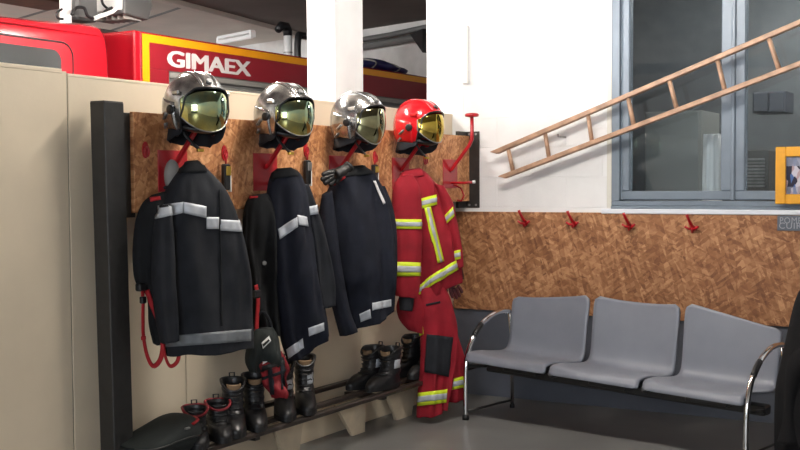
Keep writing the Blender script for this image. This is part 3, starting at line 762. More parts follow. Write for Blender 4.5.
# --- black trousers behind jacket 2
B_ = Vector((.24, -2.36, 0))
t = thing('black_trousers', 'black overtrousers hanging between the two black jackets, red strap below', 'trousers', B_)
g = Garment(.24, -2.40, [((250, 196), (266, 193), .03), ((245, 206), (272, 202), .05), ((243, 225), (275, 222), .06), ((242, 255), (276, 255), .06), ((246, 285), (277, 285), .055), ((251, 315), (278, 315), .05), ((253, 333), (279, 335), .045)], .5, .022, 6, 21)
build('body', g.mb, CLOTHG, t, smooth=True, base=B_)
tape(g, t, B_, [(250, 196), (258, 195), (258, 198), (250, 199)], REDSTRAP, 'red_tab', 4, 2)
pp = smooth_path(px_path([(256, 285), (258, 300), (257, 320), (256, 345), (255, 368)], .28, -2.44, .5, .04))
build('brace_strap', MB().tube(pp, .016, 6, flat=.3), REDSTRAP, t, smooth=True, base=B_)
build('snap_button', MB().tube([g.hit(264, 263)[0], g.hit(264, 263)[0] + g.n * .008], .011, 10), GALV, t, base=B_)
build('waist_clip', MB().box(px_path([(257, 294)], .28, -2.44, .5, .07)[0], (.02, .05, .04), .006), HBLACK, t, base=B_)

# --- jacket 2
B_ = Vector((.30, -2.28, 0))
t = thing('black_jacket', 'black turnout jacket hung edge-on with slanting silver band, second hook', 'jacket', B_)
g = Garment(.30, -2.28, [((277, 169), (291, 168), .04), ((271, 176), (298, 173), .065), ((268, 190), (303, 186), .085), ((267, 208), (306, 205), .10), ((267, 232), (309, 230), .11), ((269, 260), (313, 256), .115), ((273, 290), (318, 282), .115), ((278, 318), (322, 304), .112), ((283, 343), (324, 320), .11), ((289, 361), (325, 333), .105)], .5, .018, 5, 31, 64, 56)
build('body', g.mb, CLOTHN, t, smooth=True, base=B_)
tape(g, t, B_, [(278, 229), (297, 217), (298, 227), (280, 239.5)], SILV)
tape(g, t, B_, [(297, 215), (306.5, 217), (308, 226.5), (298.5, 225)], SILV)
tape(g, t, B_, [(287, 349), (303, 338), (304, 347.5), (289, 358.5)], SILV)
tape(g, t, B_, [(308, 328), (323.5, 322.5), (324, 330.5), (309, 336)], SILV)
tape(g, t, B_, [(270, 170), (296, 168), (298, 176), (268, 180)], CLOTHG, 'collar', 10, 5, .006)
g2 = Garment(.36, -2.22, [((300, 186), (308, 184), .03), ((304, 205), (314, 202), .04), ((307, 225), (320, 222), .048), ((311, 255), (327, 250), .05), ((313, 285), (333, 280), .052), ((315, 309), (334, 305), .05)], .55, .007, 4, 33, 32, 30)
build('sleeve', g2.mb, CLOTHB, t, smooth=True, base=B_)
tape(g2, t, B_, [(306, 207), (316.5, 205), (318, 214), (308, 215.5)], SILV, 'sleeve_band', 8, 3)

# --- jacket 3 (navy)
B_ = Vector((.30, -1.60, 0))
t = thing('navy_jacket', 'navy blue turnout jacket with white zip, between black and red jackets', 'jacket', B_)
g = Garment(.30, -1.60, [((346, 167), (362, 165), .04), ((338, 175), (370, 171), .07), ((330, 187), (378, 182), .09), ((325, 203), (385, 197), .11), ((322, 225), (389, 222), .12), ((321, 255), (392, 250), .125), ((324, 280), (393, 275), .125), ((332, 303), (393, 290), .12), ((341, 333), (392, 308), .115)], .5, .024, 6, 41, 72, 56)
build('body', g.mb, CLOTHN, t, smooth=True, base=B_)
tape(g, t, B_, [(373, 181), (375.5, 180.5), (385.5, 203), (383, 204.5)], LETTER, 'white_zip', 3, 10)
tape(g, t, B_, [(372, 303), (391, 299), (391, 306.5), (372, 310.5)], SILV)
tape(g, t, B_, [(359.5, 314), (370, 309), (371, 318), (361, 322)], SILV)
tape(g, t, B_, [(333, 183), (345, 176), (346, 178), (334, 186)], REDSTRAP, 'red_piping', 8, 2)
tape(g, t, B_, [(342, 166), (366, 164), (372, 174), (336, 178)], CLOTHG, 'collar', 10, 5, .006)
g2 = Garment(.37, -1.52, [((376, 186), (384, 186), .03), ((381, 205), (391, 205), .04), ((384, 230), (395, 230), .046), ((384, 260), (396, 258), .046), ((382, 282), (396, 280), .045), ((380, 296), (394, 295), .042)], .55, .006, 4, 43, 32, 28)
build('sleeve', g2.mb, CLOTHN, t, smooth=True, base=B_)
g2 = Garment(.33, -1.76, [((322, 195), (331, 190), .03), ((319, 225), (335, 222), .045), ((321, 255), (339, 255), .05), ((326, 285), (344, 285), .05), ((334, 312), (350, 312), .048), ((340, 336), (357, 330), .045)], .5, .007, 4, 45, 32, 28)
build('sleeve', g2.mb, CLOTHN, t, smooth=True, base=B_)

# --- gloves
def make_glove(name, label, pts_palm, fingers, x0, y0, turn, m, cuffm, group=None, fr0=.0125):
    """pts_palm: [(u,v,r)] cuff to knuckles; fingers: list of [(u,v)...] from the knuckles"""
    n, e = frame_for(x0, y0, turn); O = Vector((x0, y0, 0))
    def P(u, v): return at(u, v, O, n)
    base = P(*pts_palm[0][:2])
    t = thing(name, label, 'glove', base, 0, group)
    pth = [P(a, b) for a, b, _ in pts_palm]; rr = [c for _, _, c in pts_palm]
    k = len(pth)
    P2 = smooth_path(pth, 4); R2 = [catmull([Vector((q, 0, 0)) for q in rr], i / (len(P2) - 1)).x for i in range(len(P2))]
    build('palm', MB().tube(P2, R2, 14, flat=.62), m, t, smooth=True, base=base)
    for f in fingers:
        fp = smooth_path([P(a, b) for a, b in f], 4); L = len(fp)
        build('finger', MB().tube(fp, [fr0 * (1 - .25 * i / (L - 1)) if i < L - 1 else fr0 * .5 for i in range(L)], 8), m, t, smooth=True, base=base)
    build('cuff', MB().tube([P2[0] + (P2[0] - P2[1]) * 1.2, P2[0], P2[1]], [rr[0] * 1.15, rr[0] * 1.18, rr[0] * 1.05], 14, flat=.7), cuffm, t, smooth=True, base=base)
make_glove('leather_glove', 'black leather glove lying on the navy jacket collar', [(348, 167, .036), (342, 171, .046), (335, 175, .046)], [[(334, 172), (328, 173), (322, 175)], [(333, 175), (327, 177), (321, 180)], [(333, 177), (328, 181), (324, 184)], [(335, 179), (332, 183), (329, 185)], [(340, 176), (337, 181), (335, 183)]], .40, -1.68, .5, GLOVE, GLOVE, fr0=.018)
make_glove('leather_glove', 'dark red leather glove hanging below the red jacket cuff', [(450, 272, .028), (452, 280, .034), (454, 286, .033)], [[(450, 287), (451, 293), (453, 298)], [(453, 288), (455, 294), (457, 299)], [(456, 288), (458, 293), (460, 297)], [(458, 286), (461, 290), (462, 293)], [(449, 281), (446, 287), (447, 292)]], .42, -.86, .5, GLOVER, GLOVE)

# --- red jacket
B_ = Vector((.30, -.93, 0))
t = thing('red_jacket', 'red turnout jacket with fluorescent yellow and silver bands', 'jacket', B_)
g = Garment(.30, -.93, [((405, 170), (419, 168), .04), ((400, 177), (427, 175), .07), ((398, 190), (436, 188), .10), ((400, 208), (443, 205), .11), ((405, 230), (449, 226), .115), ((408, 255), (455, 248), .115), ((411, 278), (459, 264), .112), ((414, 300), (460, 279), .105)], .5, .016, 6, 51, 72, 56)
build('body', g.mb, CLOTHR, t, smooth=True, base=B_)
gl = Garment(.42, -1.02, [((398, 178), (412, 174), .03), ((393, 190), (419, 188), .055), ((392, 210), (421, 208), .06), ((392, 235), (421.5, 235), .062), ((392, 262), (420.5, 263), .06), ((393, 282), (419, 285), .058), ((396, 296), (416, 298), .05)], .6, .006, 4, 53, 48, 40)
build('sleeve', gl.mb, CLOTHR, t, smooth=True, base=B_)
gr = Garment(.44, -.84, [((434, 184), (443, 186), .03), ((439, 200), (451, 202), .045), ((444, 220), (455, 219), .05), ((448, 240), (459, 238), .05), ((450, 255), (461, 253), .05), ((450, 268), (462, 266), .048)], .5, .006, 4, 55, 40, 32)
build('sleeve', gr.mb, CLOTHR, t, smooth=True, base=B_)
tape(gl, t, B_, [(393, 219), (421, 219.5), (421, 229), (393, 229)], FLUO, 'sleeve_band', 14, 4, .004, True)
tape(gl, t, B_, [(392.5, 261.5), (420, 262.5), (420, 276), (393, 276)], FLUO, 'sleeve_band', 14, 4, .004, True)
tape(g, t, B_, [(419.5, 199), (436, 194.5), (437, 204.5), (420, 209)], FLUO, 'chest_band', 10, 4, .005, True)
tape(g, t, B_, [(424, 208), (430, 206.5), (443.5, 261), (437.5, 263)], FLUO, 'front_stripe', 5, 20, .005)
tape(g, t, B_, [(426, 208), (428, 207.3), (441.5, 261.8), (439.7, 262.4)], SILV, 'front_stripe', 3, 20, .008)
tape(g, t, B_, [(415, 289), (430, 276), (430, 286.5), (414.5, 298.5)], FLUO, 'hem_band', 10, 4, .005, True)
tape(g, t, B_, [(430, 276), (456.5, 259.5), (457.5, 269.5), (430, 286.5)], FLUO, 'hem_band', 14, 4, .005, True)
tape(gr, t, B_, [(444, 216.5), (452.5, 206.5), (454, 216), (445.5, 225.5)], FLUO, 'sleeve_band', 8, 4, .004, True)
tape(gr, t, B_, [(451, 252), (460, 249.5), (460.5, 258.5), (452, 261)], FLUO, 'cuff_band', 8, 4, .004, True)
tape(g, t, B_, [(402, 170), (421, 166), (424, 176), (400, 180)], CLOTHR, 'collar', 10, 5, .006)
gk = Garment(.42, -1.02, [((399, 294), (414, 295), .03), ((399, 302), (413, 303), .032), ((400, 310), (412, 311), .03)], .6, .002, 4, 57, 24, 8)
build('knit_cuff', gk.mb, CLOTHB, t, smooth=True, base=B_)
gk = Garment(.37, -.80, [((449, 266), (461, 264), .03), ((450, 272), (462, 271), .032), ((452, 280), (463, 279), .028)], .5, .002, 4, 58, 24, 8)
build('knit_cuff', gk.mb, CLOTHB, t, smooth=True, base=B_)

# --- red trousers
B_ = Vector((.30, -.93, 0))
t = thing('red_trousers', 'red turnout trousers with black knee patches and yellow bands hanging to floor', 'trousers', B_)
g = Garment(.31, -.97, [((416, 290), (440, 280), .06), ((417, 305), (448, 296), .08), ((419, 320), (453, 314), .085), ((421, 338), (455, 332), .085), ((421, 358), (454, 354), .082), ((420, 380), (451, 377), .08), ((418, 398), (448, 394), .08), ((417, 417), (446, 408), .078)], .55, .016, 5, 61, 56, 48)
build('front_leg', g.mb, CLOTHR, t, smooth=True, base=B_)
g2 = Garment(.35, -.84, [((440, 320), (452, 318), .05), ((444, 340), (457, 340), .06), ((446, 358), (463, 358), .065), ((446, 375), (465, 374), .065), ((446, 390), (465, 387), .063), ((448, 402), (464, 397), .06)], .5, .008, 4, 63, 48, 32)
build('rear_leg', g2.mb, CLOTHR, t, smooth=True, base=B_)
g3 = Garment(.27, -1.03, [((399, 298), (420, 292), .04), ((397, 308), (423, 306), .06), ((400, 320), (425, 322), .055), ((408, 330), (426, 335), .035)], .5, .006, 4, 65, 40, 20)
build('seat_flap', g3.mb, CLOTHR, t, smooth=True, base=B_)
tape(g, t, B_, [(427, 334), (452.5, 337), (449, 377), (425, 372)], CLOTHB, 'knee_patch', 12, 12, .006)
tape(g, t, B_, [(418.5, 393), (447.5, 389), (446.5, 402.5), (418, 406)], FLUO, 'leg_band', 14, 4, .005, True)
tape(g2, t, B_, [(447, 380), (464, 376), (464, 387), (447, 391)], FLUO, 'leg_band', 10, 4, .005, True)
tape(g, t, B_, [(419, 320), (423, 318), (424, 334), (420.5, 336)], FLUO, 'zip_strip', 3, 8, .005)
tape(g, t, B_, [(426, 304), (440, 301), (440, 303), (426, 306)], CLOTHB, 'pocket_slit', 6, 2, .003)

# ------------------------------------------------------------------ slatted boot bench
BZ = ax(415, 382, .30).z            # top of the slats at the front edge
t = thing('boot_bench', 'low dark slatted boot bench on pale plywood legs under the jackets', 'bench', (.16, -1.9, 0))
bbs = Vector((.16, -1.9, 0))
for xa, dz in ((.275, -.004), (.15, 0), (.025, .045)):      # front, middle and raised rear rail
    build('slat', MB().bb((xa, -3.30, BZ - .024 + dz), (xa + .045, -.16, BZ + dz), .004), SLAT, t, base=bbs)
for (uT0, uT1, uB0, uB1, vT, vB) in ((270, 301, 282, 296, 420, 456), (333, 363, 350, 362, 398, 428), (383, 414, 394, 409, 388, 412)):
    a = ax(uT0, vT, .12); b = ax(uT1, vT, .12); c = ax(uB1, vB, .12); d = ax(uB0, vB, .12)
    m = MB().prism([(.12, a.y, BZ - .05), (.12, b.y, BZ - .05), (.12, c.y, 0), (.12, d.y, 0)], (.02, 0, 0))
    build('leg', m, WOODP, t, base=bbs)
for y in (-2.62, -1.42, -.86, -3.2):
    build('cross_bearer', MB().bb((.03, y - .02, BZ - .05), (.30, y + .02, BZ - .022), .003), SLAT, t, base=bbs)

# ------------------------------------------------------------------ boots and shoes
def make_boot(name, label, u, v, xx, rot, H, m=LEATHER, cat='boot', group=None, trim=None, lab=False, L=.15, lining=TANL, shaft=1.0, patch_side=-1):
    p = ax(u, v, xx)
    t = thing(name, label, cat, (xx, p.y, BZ), rot, group)
    keys = [(.0, .045, .150, .052), (.022, .045, .152, .053), (.045, .04, .148, .052), (.075, .015, .118, .049), (.105, -.022, .080, .047), (.14, -.036, .064, .047), (.19, -.040, .060, .048), (.24, -.040, .061, .051), (.285, -.040, .064, .054)]
    sc_ = H / .285
    K = [Vector((a * (sc_ if a > .1 else 1 if H > .2 else .85), b * L / .15, c * (1.12 if a > .09 else 1.0) * L / .15)) for a, b, c, d in keys]; W = [Vector((d * 1.06, 0, 0)) for *_, d in keys]
    z0 = .022
    dip0 = .05 if H > .2 else .03
    def f(uu, v_, k=1.0, dip=dip0):
        q = catmull(K, v_); ww = catmull(W, v_).x; th = 2 * PI * uu
        x = q.y + q.z * k * sgnpow(math.cos(th), .85); y = ww * k * sgnpow(math.sin(th), .85)
        if v_ < .45 and x > q.y + q.z * .3: y *= 1 - .18 * (x - q.y - q.z * .3) / q.z
        wr_ = .0022 * math.sin(v_ * 60) * (1 if v_ > .5 else 0)
        return Vector((x + wr_ * math.cos(th), y + wr_ * math.sin(th), max(q.x, z0) - dip * max(0, math.cos(th)) ** 1.5 * max(0, (v_ - .72) / .28)))
    build('upper', MB().grid(lambda a, b: f(a, .12 + .88 * b), 28, 26, True), m, t, smooth=True, solid=.005)
    build('sole', MB().grid(lambda a, b: Vector((f(a, 0, 1.03).x, f(a, 0, 1.03).y, .026 * b)), 28, 2, True, True), RUBBER, t)
    build('lining', MB().grid(lambda a, b: f(a, .80 + .195 * b, .95), 28, 5, True), lining, t, smooth=True)
    build('footbed', MB().grid(lambda a, b: f(a, .70, .9 * b + .02), 28, 2, True), RUBBER, t)
    xt, zt = f(0, .98).x, f(0, .98).z
    build('tongue', MB().grid(lambda a, b: f((a - .5) * .20, .66 + .33 * b, .97, dip0 * .35), 6, 8), lining if H > .2 else m, t, smooth=True, solid=.006)
    # laces across the instep
    for j in range(5 if H > .2 else 3):
        vv = (.50 + .09 * j) if H > .2 else (.48 + .12 * j)
        build('lace', MB().tube([f((-.11 + .22 * i / 6), vv + (.012 if i % 2 else 0), 1.085) for i in range(7)], .0035, 5), HBLACK, t, smooth=True)
    # top collar
    build('collar', MB().tube([f(i / 24, .985, 1.02) for i in range(24)], .0065, 6, closed=True), trim or m, t, smooth=True)
    # pull loop
    hx = f(.5, 1.0).x; hz = f(.5, 1.0).z
    build('pull_loop', MB().tube([(hx, -.012, hz - .02), (hx - .004, -.012, hz + .02), (hx - .004, .012, hz + .02), (hx, .012, hz - .02)], .004, 6), HBLACK, t, smooth=True)
    if lab:
        build('white_label', MB().grid(lambda a, b: f(patch_side * .25 + (a - .5) * .12, .62 + .16 * b, 1.03), 5, 4), SILV, t, smooth=True, solid=.002)
    return t
def R_(d): return math.radians(d)
make_boot('work_shoe', 'black low shoe with red collar beside the folded bag', 196, 440, .20, R_(-46), .155, cat='shoe', trim=DKRED, group='red trimmed shoes on bench', lining=HBLACK)
make_boot('work_shoe', 'black low shoe with red collar beside the tall boots', 219, 433, .20, R_(-44), .155, cat='shoe', trim=DKRED, group='red trimmed shoes on bench', lining=HBLACK)
make_boot('fire_boot', 'tall black boot with tan lining right beside the red trimmed shoe', 234, 432, .20, R_(-48), .245, group='boots on bench')
make_boot('fire_boot', 'tall black boot with tan lining under the green bag', 255, 424, .20, R_(-48), .245, group='boots on bench')
make_boot('fire_boot', 'tall black boot with white label below the red bag', 284.5, 415, .19, R_(-50), .28, group='boots on bench', lab=True, patch_side=.34)
make_boot('fire_boot', 'tall black boot with white label under the slanting jacket hem', 305, 408, .19, R_(-50), .28, group='boots on bench', lab=True, patch_side=.34)
make_boot('fire_boot', 'black boot with white label below the navy jacket, left of its pair', 369, 388, .125, R_(-97), .23, group='boots on bench', lab=True, patch_side=1)
make_boot('fire_boot', 'black boot with white label below the navy jacket, right of its pair', 387, 388, .245, R_(-94), .23, group='boots on bench', lab=True, patch_side=1)
make_boot('fire_boot', 'black boot tucked beside the red trousers', 409, 372, .125, R_(-97), .24, group='boots on bench')
make_boot('fire_boot', 'black boot half hidden behind the red trousers', 427, 372, .245, R_(-94), .24, group='boots on bench')

# folded bag lying at the post end of the bench
pc = ax(160, 440, .20)
t = thing('folded_bag', 'folded dark green and black bag with red piping lying beside the post', 'bag', (.20, pc.y, BZ))
def bagf(u, v):
    th = 2 * PI * u; ph = PI * (.02 + .96 * v)
    x = .13 * sgnpow(math.cos(th), .7) * sgnpow(math.sin(ph), .6); y = .21 * sgnpow(math.sin(th), .7) * sgnpow(math.sin(ph), .6)
    z = .065 + .065 * math.cos(ph) * (1 + .75 * y / .21)
    z += .008 * math.sin(14 * y + 9 * x) * math.sin(ph)
    return Vector((x, y, max(z, .001)))
build('body', MB().grid(bagf, 40, 20, True, True), GREENB, t, smooth=True)
build('piping', MB().tube([bagf(.06 + .16 * i / 12, .30) + Vector((.0, 0, .003)) for i in range(13)], .010, 6, flat=.5), REDSTRAP, t, smooth=True)
build('zip', MB().tube([bagf(-.22 + .42 * i / 20, .5) + Vector((.003, 0, 0)) for i in range(21)], .004, 6), HBLACK, t, smooth=True)
build('badge', MB().box(bagf(0.02, .33) + Vector((.002, 0, .004)), (.012, .03, .008), .002), GALV, t)

# hanging bags between jackets 1 and 2
def soft_bag(name, label, outline, x0, y0, m, extra, fold=.012):
    g = Garment(x0, y0, outline, .5, fold, 4, hash(name) % 97 if False else len(label), 40, 24)
    base = Vector((x0, y0, 0)); t = thing(name, label, 'bag', base)
    build('body', g.mb, m, t, smooth=True, base=base)
    extra(g, t, base)
def ex_green(g, t, base):
    tape(g, t, base, [(261, 343), (269, 336), (271, 341), (263, 349)], CONDUIT, 'white_badge', 5, 4, .005)
    tape(g, t, base, [(262.5, 344.5), (268.5, 339.3), (269.5, 341), (263.5, 346.8)], GREENB, 'badge_print', 4, 3, .008)
    build('handle', MB().tube(smooth_path(px_path([(252, 342), (254, 325), (262, 312), (270, 322), (273, 340)], .33, -2.42, .5, .0)), .008, 6, flat=.4), CLOTHB, t, smooth=True, base=base)
soft_bag('gear_bag', 'dark green bag with small white badge hanging beside the red bag', [((254, 329), (272, 327), .03), ((250, 338), (277, 336), .06), ((247, 350), (279, 348), .07), ((246, 362), (279, 360), .065), ((250, 372), (275, 370), .04)], .33, -2.42, GREENB, ex_green)
def ex_red(g, t, base):
    tape(g, t, base, [(268, 368), (272, 367), (275, 394), (271, 394)], CLOTHB, 'black_webbing', 3, 10, .005)
    tape(g, t, base, [(263, 377), (285, 369), (285, 372), (263, 380)], CLOTHB, 'black_webbing', 10, 3, .006)
    tape(g, t, base, [(279, 358), (283, 357), (286, 388), (282, 390)], CLOTHB, 'black_webbing', 3, 10, .005)
    tape(g, t, base, [(262, 366), (284, 360), (284, 364), (262, 371)], GLOVE, 'mesh_pocket', 10, 3, .006)
    tape(g, t, base, [(263, 362), (275, 356), (275, 358.5), (263, 364.5)], CONDUIT, 'white_zip', 6, 2, .005)
soft_bag('harness_bag', 'red harness bag with black webbing hanging above the labelled boots', [((264, 356), (281, 351), .03), ((257, 364), (284, 358), .05), ((262, 374), (287, 368), .055), ((263, 384), (284, 378), .05), ((270, 392), (287, 388), .05), ((272, 397), (283, 396), .02)], .37, -2.36, BAGR, ex_red, .026)

# ------------------------------------------------------------------ beam seating
SA = math.radians(-10)
def sbuild(nm, mb, m, parent, **k):
    for q in mb.v: q.z -= .035 * q.x * min(1, max(0, q.z / .3))      # the seating stands on a slightly falling floor: legs shorten to the right
    return build(nm, mb, m, parent, **k)
t = thing('beam_seating', 'three-seat grey plastic waiting bench with chrome arm hoops', 'bench', (.513, -.80, 0), SA)
SW, PITCHS = .575, .602
prof = [(.0, .362), (.004, .378), (.03, .392), (.12, .392), (.25, .376), (.36, .366), (.415, .374), (.45, .405), (.472, .46), (.49, .55), (.512, .65), (.536, .752)]
xr = -.005 + 2 * PITCHS + SW + .012
prof = [Vector((a, b, 0)) for a, b in prof]
def seatf(x0, kk=1):
    def f(u, v):
        q = catmull(prof, v)
        s = 2 * u - 1
        wv = 1.0
        for edge, r in ((0.0, .06), (1.0, .055)):
            d = abs(v - edge)
            if d < r: wv -= .13 * (1 - math.sqrt(max(0, 1 - (1 - d / r) ** 2)))
        wv *= 1 - .02 * max(0, math.sin((v - .45) * PI / .55)) if v > .45 else 1
        back = max(0, (v - .55) / .45)
        y = q.x - .028 * s * s * back
        z = q.y + (.012 * s * s * (1 - back) * (1 if v > .12 else 0)) + .018 * (s * s - .5) * back * (v > .9) * ((v - .9) / .1)
        wb = max(0, (v - .62) / .38)
        if kk == 0: z += wb * (.018 - .055 * ((1 - s) / 2) ** 1.3)       # end seats: the outer shoulder of the back is cut lower
        if kk == 1: z += wb * .022
        if kk == 2: z += wb * (.034 - .085 * ((1 + s) / 2) ** 1.4)
        return Vector((x0 + SW / 2 * s * wv + SW / 2, y, z))
    return f
for k in range(3):
    st = sbuild('seat_shell', MB().grid(seatf(-.005 + k * PITCHS, k), 22, 48), SEATP, t, smooth=True, solid=.014)
    fk = seatf(-.005 + k * PITCHS, k)
    for uu in (.3, .7):
        p = fk(uu, .80)
        sbuild('screw', MB().tube([p + Vector((0, -.001, 0)), p + Vector((0, -.004, 0))], .005, 8), GALV, st)
    sbuild('seat_bracket', MB().bb((.18 + k * PITCHS, .12, .31), (.42 + k * PITCHS, .40, .352), .006), BLACKM, st)
sbuild('beam', MB().bb((-.02, .22, .27), (xr + .01, .30, .33), .008), BLACKM, t)
for k in (1, 2):
    x = k * PITCHS - .0185
    sbuild('seat_link', MB().bb((x - .012, .03, .335), (x + .012, .34, .362), .006), BLACKM, t)
    sbuild('link_cap', MB().tube([(x, .02, .362), (x, .036, .362)], .012, 12), GALV, t, smooth=True)
for x in (-.012, xr):
    pts = [(x, .0, .012), (x, .0, .2), (x, .006, .33), (x, .03, .42), (x, .085, .505), (x, .17, .575), (x, .28, .62), (x, .38, .635), (x, .47, .628)]
    P2 = smooth_path([Vector(p) for p in pts], 5)
    sbuild('arm_hoop', MB().tube(P2, .0155, 12, flat=1.0), CHROME, t, smooth=True)
    sbuild('arm_pad', MB().tube(P2[20:26], [.017] * 6, 12), HBLACK, t, smooth=True)
    sbuild('rear_leg', MB().tube([(x, .50, .0), (x, .50, .3), (x, .49, .5), (x, .47, .628)], .012, 10), CHROME, t, smooth=True)
    sbuild('foot_cap', MB().tube([(x, 0, 0), (x, 0, .026)], .021, 14), RUBBER, t, smooth=True)
    sbuild('foot_cap', MB().tube([(x, .5, 0), (x, .5, .02)], .016, 14), RUBBER, t, smooth=True)
    sbuild('arm_stay', MB().tube([(x, .02, .33), (x, .26, .30)], .010, 8), BLACKM, t, smooth=True)
    sbuild('floor_stay', MB().tube([(x, .0, .05), (x, .5, .05)], .008, 8), BLACKM, t, smooth=True)

# black coat over a stand at the right end of the seats
pc = ay(833, 300, -1.05); CH = ay(806, 258, -1.05).z
B_ = Vector((pc.x, -1.05, 0))
t = thing('black_coat', 'black coat bundle standing past the chrome arm at the right edge', 'coat', B_)
def coatf(u, v):
    th = 2 * PI * u; z = CH * (1 - v)
    sh = 1 - math.exp(-(v / .10) ** 1.6)
    r = .05 + .115 * sh + .075 * min(1, v * 1.6) ** 1.2 + .015 * math.sin(6 * th + 2 * v) * v + .008 * math.sin(11 * th - 5 * v) * v
    return Vector((r * 1.12 * math.cos(th) + .03 * (1 - v), r * .82 * math.sin(th), z + .02 * math.sin(2 * th) * sh * (1 - v)))
build('body', MB().grid(coatf, 60, 30, True, True), CLOTHK, t, smooth=True, base=None)
build('sleeve', MB().tube(smooth_path([Vector((-.08, -.08, .62)), Vector((-.14, -.12, .50)), Vector((-.17, -.14, .32)), Vector((-.17, -.13, .16))], 6), [.05 + .02 * math.sin(i * .4) for i in range(19)], 14), CLOTHK, t, smooth=True)
build('collar', MB().tube([Vector((.05 + .07 * math.cos(2 * PI * i / 16), .06 * math.sin(2 * PI * i / 16), CH - .01)) for i in range(16)], .02, 8, closed=True), CLOTHG, t, smooth=True)

# ------------------------------------------------------------------ fire truck behind the partition
XT = -2.0
ca = ax(135, 31, XT); cr = ax(427, 75.5, XT); top = (ca.z + cr.z) / 2
by0 = ca.y; by1 = by0 + 5.2
t = thing('fire_engine', 'red fire engine with amber outlined body panel behind the partition', 'fire engine', (XT - 1.2, by0 + 2, 0))
tb = Vector((XT - 1.2, by0 + 2, 0))
def T(nm, mb, m, parent=None, **k): return build(nm, mb, m, parent or t, base=tb, **k)
body = T('body', MB().bb((XT - 2.35, by0, .75), (XT - .012, by1, top), .02), RED_TRUCK)
ys0 = ax(170, 72, XT).y
zr = ax(250, 80.5, XT).z; zg = ax(427, 112, XT).z
T('side_panel', MB().bb((XT - .012, by0 + .05, zr), (XT, by1 - .01, top - .012), .003), RED_DEEP, body)
yl0 = ax(142, 38, XT); yl1 = ax(149, 44, XT)
za = yl0.z; zb_ = ax(305, 65.5, XT).z
T('outline_stripe', MB().bb((XT, yl0.y, zb_), (XT + .003, by1 - .05, ax(305, 59, XT).z)), YEL, body)
T('outline_stripe', MB().bb((XT, yl0.y, zr - .35), (XT + .003, yl1.y, zb_)), YEL, body)
T('shutter_back', MB().bb((XT - .012, ys0, zr - .5), (XT - .006, by1 - .1, zr)), PIPEG, body)
T('shutter_rail', MB().bb((XT - .011, ys0, zr - .05), (XT + .012, by1 - .05, zr - .012), .004), GREY_SH, body)
for k in range(7):
    T('shutter_slat', MB().bb((XT - .011, ys0, zr - .075 - .05 * k - .05), (XT + .003, by1 - .1, zr - .075 - .05 * k - .004), .004), GREY_SH, body)
T('lower_panel', MB().bb((XT - .012, by0 + .05, .75), (XT - .002, ys0 - .02, zr), .003), RED_DEEP, body)
T('corner_post', MB().bb((XT - .04, by0 - .012, .75), (XT + .004, by0 + .05, top - .004), .01), RED_TRUCK, body)
# lettering
g0 = ax(168, 66, XT); g1 = ax(250, 75, XT); gt = ax(170, 50.5, XT)
cap_h = (gt.z - g0.z)
mb = text_mb('GIMAEX', 1.0, .0008, (0, 0, 0), (1, 0, 0), (0, 0, 1), (0, -1, 0), bold=0, spacing=.97)
x0 = min(v.x for v in mb.v); x1 = max(v.x for v in mb.v); z0 = min(v.z for v in mb.v); z1 = max(v.z for v in mb.v)
mb.v = [Vector((XT + .0012 + v.y * -1, g0.y + (v.x - x0) / (x1 - x0) * (g1.y - g0.y), g0.z + (v.z - z0) / (z1 - z0) * cap_h)) for v in mb.v]
v0 = list(mb.v); f0 = list(mb.f)
for k, dy in enumerate((-.011, -.005, .005, .011)):          # heavier strokes
    mb.add([q + Vector((.0003 * (k + 1), dy, (.003 if k % 2 else -.003))) for q in v0], f0)
T('lettering', mb, LETTER, body)
# cab
XC = XT + .02
cb = ax(112, 76, XC).y; ctop = ax(85, 20, XC - .08).z
def cabf(u, v):
    # cross-section: side wall curving into the roof; v along the vehicle, rounded at the back end
    prof_ = [(0, .8), (0, 1.6), (-.005, 2.15), (-.03, ctop - .13), (-.09, ctop - .03), (-.22, ctop), (-1.1, ctop + .03), (-2.0, ctop), (-2.2, ctop - .2), (-2.22, 1.6), (-2.22, .8)]
    q = catmull([Vector((a, b, 0)) for a, b in prof_], u)
    y = cb - .04 - 3.0 * (1 - v) if v < 1 else cb
    shrink = 1 - (.02 if v >= .999 else 0)
    return Vector((XC + q.x * shrink - (.02 if v >= .999 else 0), y, q.y - (.03 if v >= .999 and q.y > 2 else 0)))
m = MB(); vsec = [0, .4, .7, .9, .97, 1.0]
m.grid(lambda u, v: cabf(u, v), 60, 1)
m = MB(); vs = []; fs = []; nu = 60
ylist = [(-3.0, 0, 0), (-.5, 0, 0), (-.12, 0, 0), (-.05, .003, .004), (-.015, .012, .012), (0, .03, .03)]
prof_ = [Vector((a, b, 0)) for a, b in [(0, .8), (0, 1.2), (0, 1.7), (-.004, 2.1), (-.02, ctop - .16), (-.06, ctop - .05), (-.15, ctop - .008), (-.4, ctop + .008), (-1.1, ctop + .02), (-1.8, ctop + .008), (-2.1, ctop - .03), (-2.2, ctop - .2), (-2.22, 1.6), (-2.22, .8)]]
for dy, ix, iz in ylist:
    for i in range(nu + 1):
        q = catmull(prof_, i / nu); cx = -1.1
        vs.append(Vector((XC + cx + (q.x - cx) * (1 - ix / 1.1), cb + dy, q.y - (iz + .065 * -dy * (1 if dy > -1 else .5)) * min(1, max(0, (q.y - 1.9) / .3)))))
for j in range(len(ylist) - 1):
    for i in range(nu): fs.append((j * (nu + 1) + i, j * (nu + 1) + i + 1, (j + 1) * (nu + 1) + i + 1, (j + 1) * (nu + 1) + i))
k0 = (len(ylist) - 1) * (nu + 1); fs.append(tuple(range(k0, k0 + nu + 1)))
m.add(vs, fs)
cab = T('cab', m, RED_TRUCK, smooth=True)
